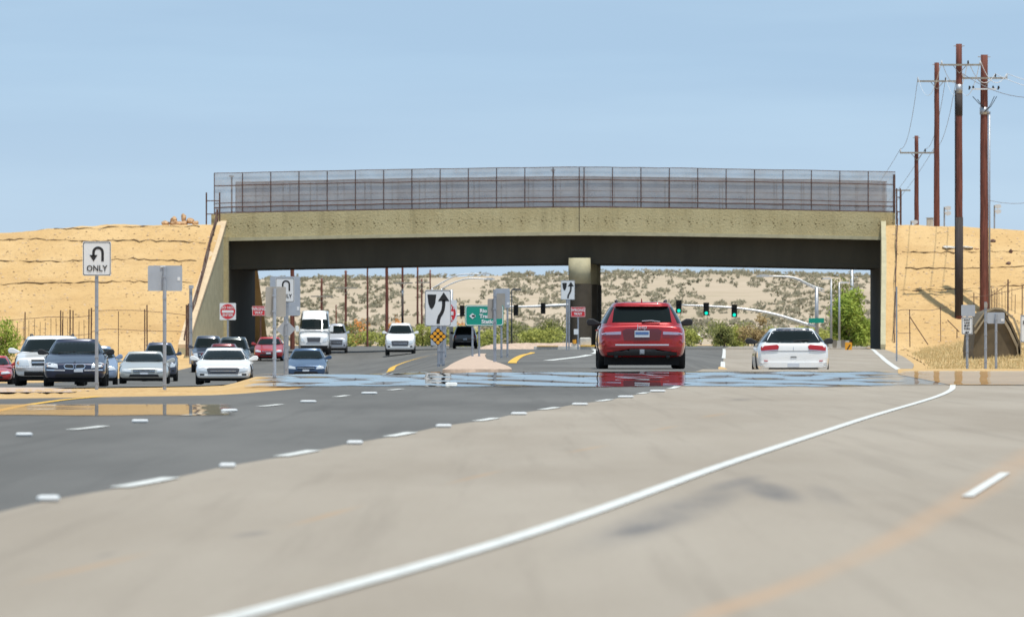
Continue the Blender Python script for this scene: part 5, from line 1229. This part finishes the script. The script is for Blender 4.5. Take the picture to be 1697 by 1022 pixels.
for a in ((1645, 400, 10, 6, 'dark rock high on the right slope beside the rightmost pole'), (1675, 418, 7, 9, 'dark round rock on the right slope at the dark roll'), (1671, 437, 8, 6, 'brown rock on the right slope between two dark rolls'), (1618, 412, 8, 3, 'small flat rock just left of the rightmost pole')):
    p = slope_pt(a[0], a[1], 1); rock(a[0], a[1], a[2], a[3], p.y - .05, a[4], mm=M_STEEL if a[0] > 1640 and a[0] < 1680 else None)
for px, lab in ((1572, 'pale rubble patch left of the tallest pole on the slope'), (1600, 'pale rubble patch right of the tallest pole on the slope')):
    p = slope_pt(px, 410, 1); rock(px, 410, 24, 4, p.y, lab, mm=M_CONC)
bush('dry_bush', 'small dry tuft on the right crest at the right of the rightmost pole', 'bush', 1659, 383, 464, 10, M_RUST, 120, .06, zb=ZP(392, 464))
def wirefence(lab, posts, d, wires_, side, r=.035, brace=()):
    x0 = XP(posts[0][0], d); t = thing('wire_fence', lab, 'fence', (x0, d, zg(x0, d)))
    Z0 = t.location.z
    for px, y0, y1, k in posts: m = MB(); m.tube([(XP(px, d) - x0, random.uniform(-.1, .1), ZP(y1, d) - Z0), (XP(px, d) - x0 + random.uniform(-.03, .03), 0, ZP(y0, d) - Z0)], r * k, 6); m.build('post', M_STEEL, t)
    for wpts in wires_: m = MB(); m.tube([(XP(a, d) - x0, -.05, ZP(b, d) - Z0) for a, b in cr(wpts, 24)], .016, 4); m.build('wire', M_STEEL, t)
    for (a, b), (c_, e) in brace: m = MB(); m.tube([(XP(a, d) - x0, -.03, ZP(b, d) - Z0), (XP(c_, d) - x0, -.03, ZP(e, d) - Z0)], r * .8, 6); m.build('brace', M_STEEL, t)
pl = [(41, 517, 590, 1), (100, 514, 590, 1), (104, 516, 590, .8), (116, 513, 590, 1.1), (121, 514, 590, 1), (147, 513, 590, 1), (151, 510, 590, 1.2), (196, 516, 590, .6), (240, 512, 590, 1), (244, 505, 590, 1.1), (309, 505, 590, 1.6), (312, 503, 590, 1.2)] + [(20 + i * 9.2, 528 + random.uniform(-2, 6), 590, .4) for i in range(14)]
wirefence('rusty wire fence with crooked posts along the foot of the left embankment', pl, 440, [[(-30, 532), (20, 530), (85, 525), (120, 526), (150, 523)], [(150, 515), (195, 514), (240, 515), (310, 522)], [(60, 556), (120, 556), (150, 553)], [(150, 550), (180, 545), (240, 548), (310, 549)], [(-30, 563), (50, 562), (150, 562)]], -1)
pr = [(1508, 513, 575, .8), (1559, 508, 566, .6), (1586, 545, 560, .8), (1614, 485, 530, .8), (1643, 478, 515, .7), (1648, 480, 515, .7), (1652, 478, 515, .7), (1670, 463, 530, 1.2), (1682, 488, 520, .5), (1694, 473, 525, .8)] + [(1640 + i * 5.2, 480 + random.uniform(-4, 4), 515, .35) for i in range(8)]
wirefence('rusty wire fence stepping up behind the retaining wall on the right embankment', pr, 443, [[(1488, 515), (1500, 513), (1540, 514), (1570, 508)], [(1488, 552), (1510, 552)], [(1640, 492), (1660, 478), (1675, 466)], [(1605, 493), (1640, 489), (1680, 480), (1720, 472)]], 1, brace=[((1508, 525), (1538, 571)), ((1570, 530), (1590, 550))])
# leaning rusty rails at both bridge ends
def leanfence(lab, a, b, r=.06, n=9, hh=.9):
    t = thing('end_fence', lab, 'fence', tuple(a)); v_ = b - a
    for k in (0, 1, 2):
        m = MB(); off = Vector((0, 0, hh * k / 2)); m.tube([off + v_ * (i / 10) + Vector((random.uniform(-.05, .05), 0, 0)) for i in range(11)], r * (.7 if k else 1), 6); m.build('rail', M_STEEL, t, smooth=True)
    for i in range(n): m = MB(); p = v_ * (i / (n - 1)); m.tube([p + Vector((0, 0, -.3)), p + Vector((0, 0, hh))], .035, 5); m.build('post', M_STEEL, t)
leanfence('rusty railing descending beside the left wing wall', Vector((XP(306, 447), 447, .2)), Vector((XP(361, 462.6), 462.6, 7.9)))
leanfence('rusty railing descending beside the right wing wall', Vector((XP(1482, 447), 447, .3)), Vector((XP(1487, 462.6), 462.6, 7.8)), r=.03, n=7)
m = MB(); m.tube([(0, 0, 0), (0, 0, 2.35)], .075, 8); t = thing('end_post', 'thick brown post closing the right end of the wire screen on the bridge', 'post', (XP(1482, BY), BY + .05, PT - .32)); m.build('post', M_STEEL, t)
# dark retaining wall, lower right
M_DW = mat('dark_concrete', (.12, .095, .06), .9, var=.2, scale=1.5, bump=.3); M_DW2 = mat('weathered_concrete', (.30, .25, .17), .9, var=.2, scale=1.5)
def rwall():
    d = 300; x0 = XP(1613, d); z0 = zg(x0, d) - .3; t = thing('retaining_wall', 'dark sloped concrete retaining wall with ridged top behind the small signs', 'wall', (x0, d, z0)); c = lambda a, b: (XP(a, d) - x0, ZP(b, d) - z0)
    O = [c(1615, 606), c(1613, 582), c(1617, 538), c(1634, 518), c(1650, 511), c(1662, 511), c(1676, 535), c(1689, 565), c(1692, 606)]
    m = MB(); m.poly(O, 0, 7.0); m.build('wall_face', M_DW, t)
    for k, (p, q) in enumerate(((0, 0), (9, 3), (17, 8))):
        m = MB(); pts = [c(1615 - 0, 552 - p * .6), c(1632, 526 - p * .5), c(1648, 519 - p * .5), c(1657 + q * .5, 519 - p * .4), c(1672 + q, 545 - p), c(1686 + q * .6, 575 - p), c(1690, 600)]
        m.stroke(pts, .08 if k else .10, -.16 - .06 * k if False else -.14, .14); m.build('ridge', M_DW2 if k != 1 else M_DW, t)
rwall()
# raised pavement markers
M_RPM = mat('ceramic_marker', (.74, .76, .76), .35)
bm_ = MB(); bm_.box(-.062, .062, -.09, .09, 0, .035); base = None
rp_pts = [(80, 829), (377, 773), (588, 734), (735, 706), (860, 685), (961, 669), (1037, 656.5), (1090, 647), (40, 720.5), (232, 698), (380, 679.5), (511, 664.5), (612, 650.5), (748, 634.8)]
for i, (px, py) in enumerate(rp_pts):
    d = G(px, py + 3); x = XP(px, d)
    if base is None:
        base = bm_.build('pavement_marker', M_RPM); md = base.modifiers.new('b', 'BEVEL'); md.width = .02; md.segments = 2; tag(base, 'white ceramic marker standing on the road in a lane line', 'road marker', 'white ceramic markers along the lane lines'); o = base
    else: o = base.copy(); COL.objects.link(o)
    o.location = (x, d, zg(x, d) + .005); kx = (37 if py > 800 else 27 if py > 640 else 20) * d / F / .124; o.scale = (kx if kx < 2.2 else 2.2, 1, max(1, (9 if py > 690 else 6) * d / F / .04 * .75))
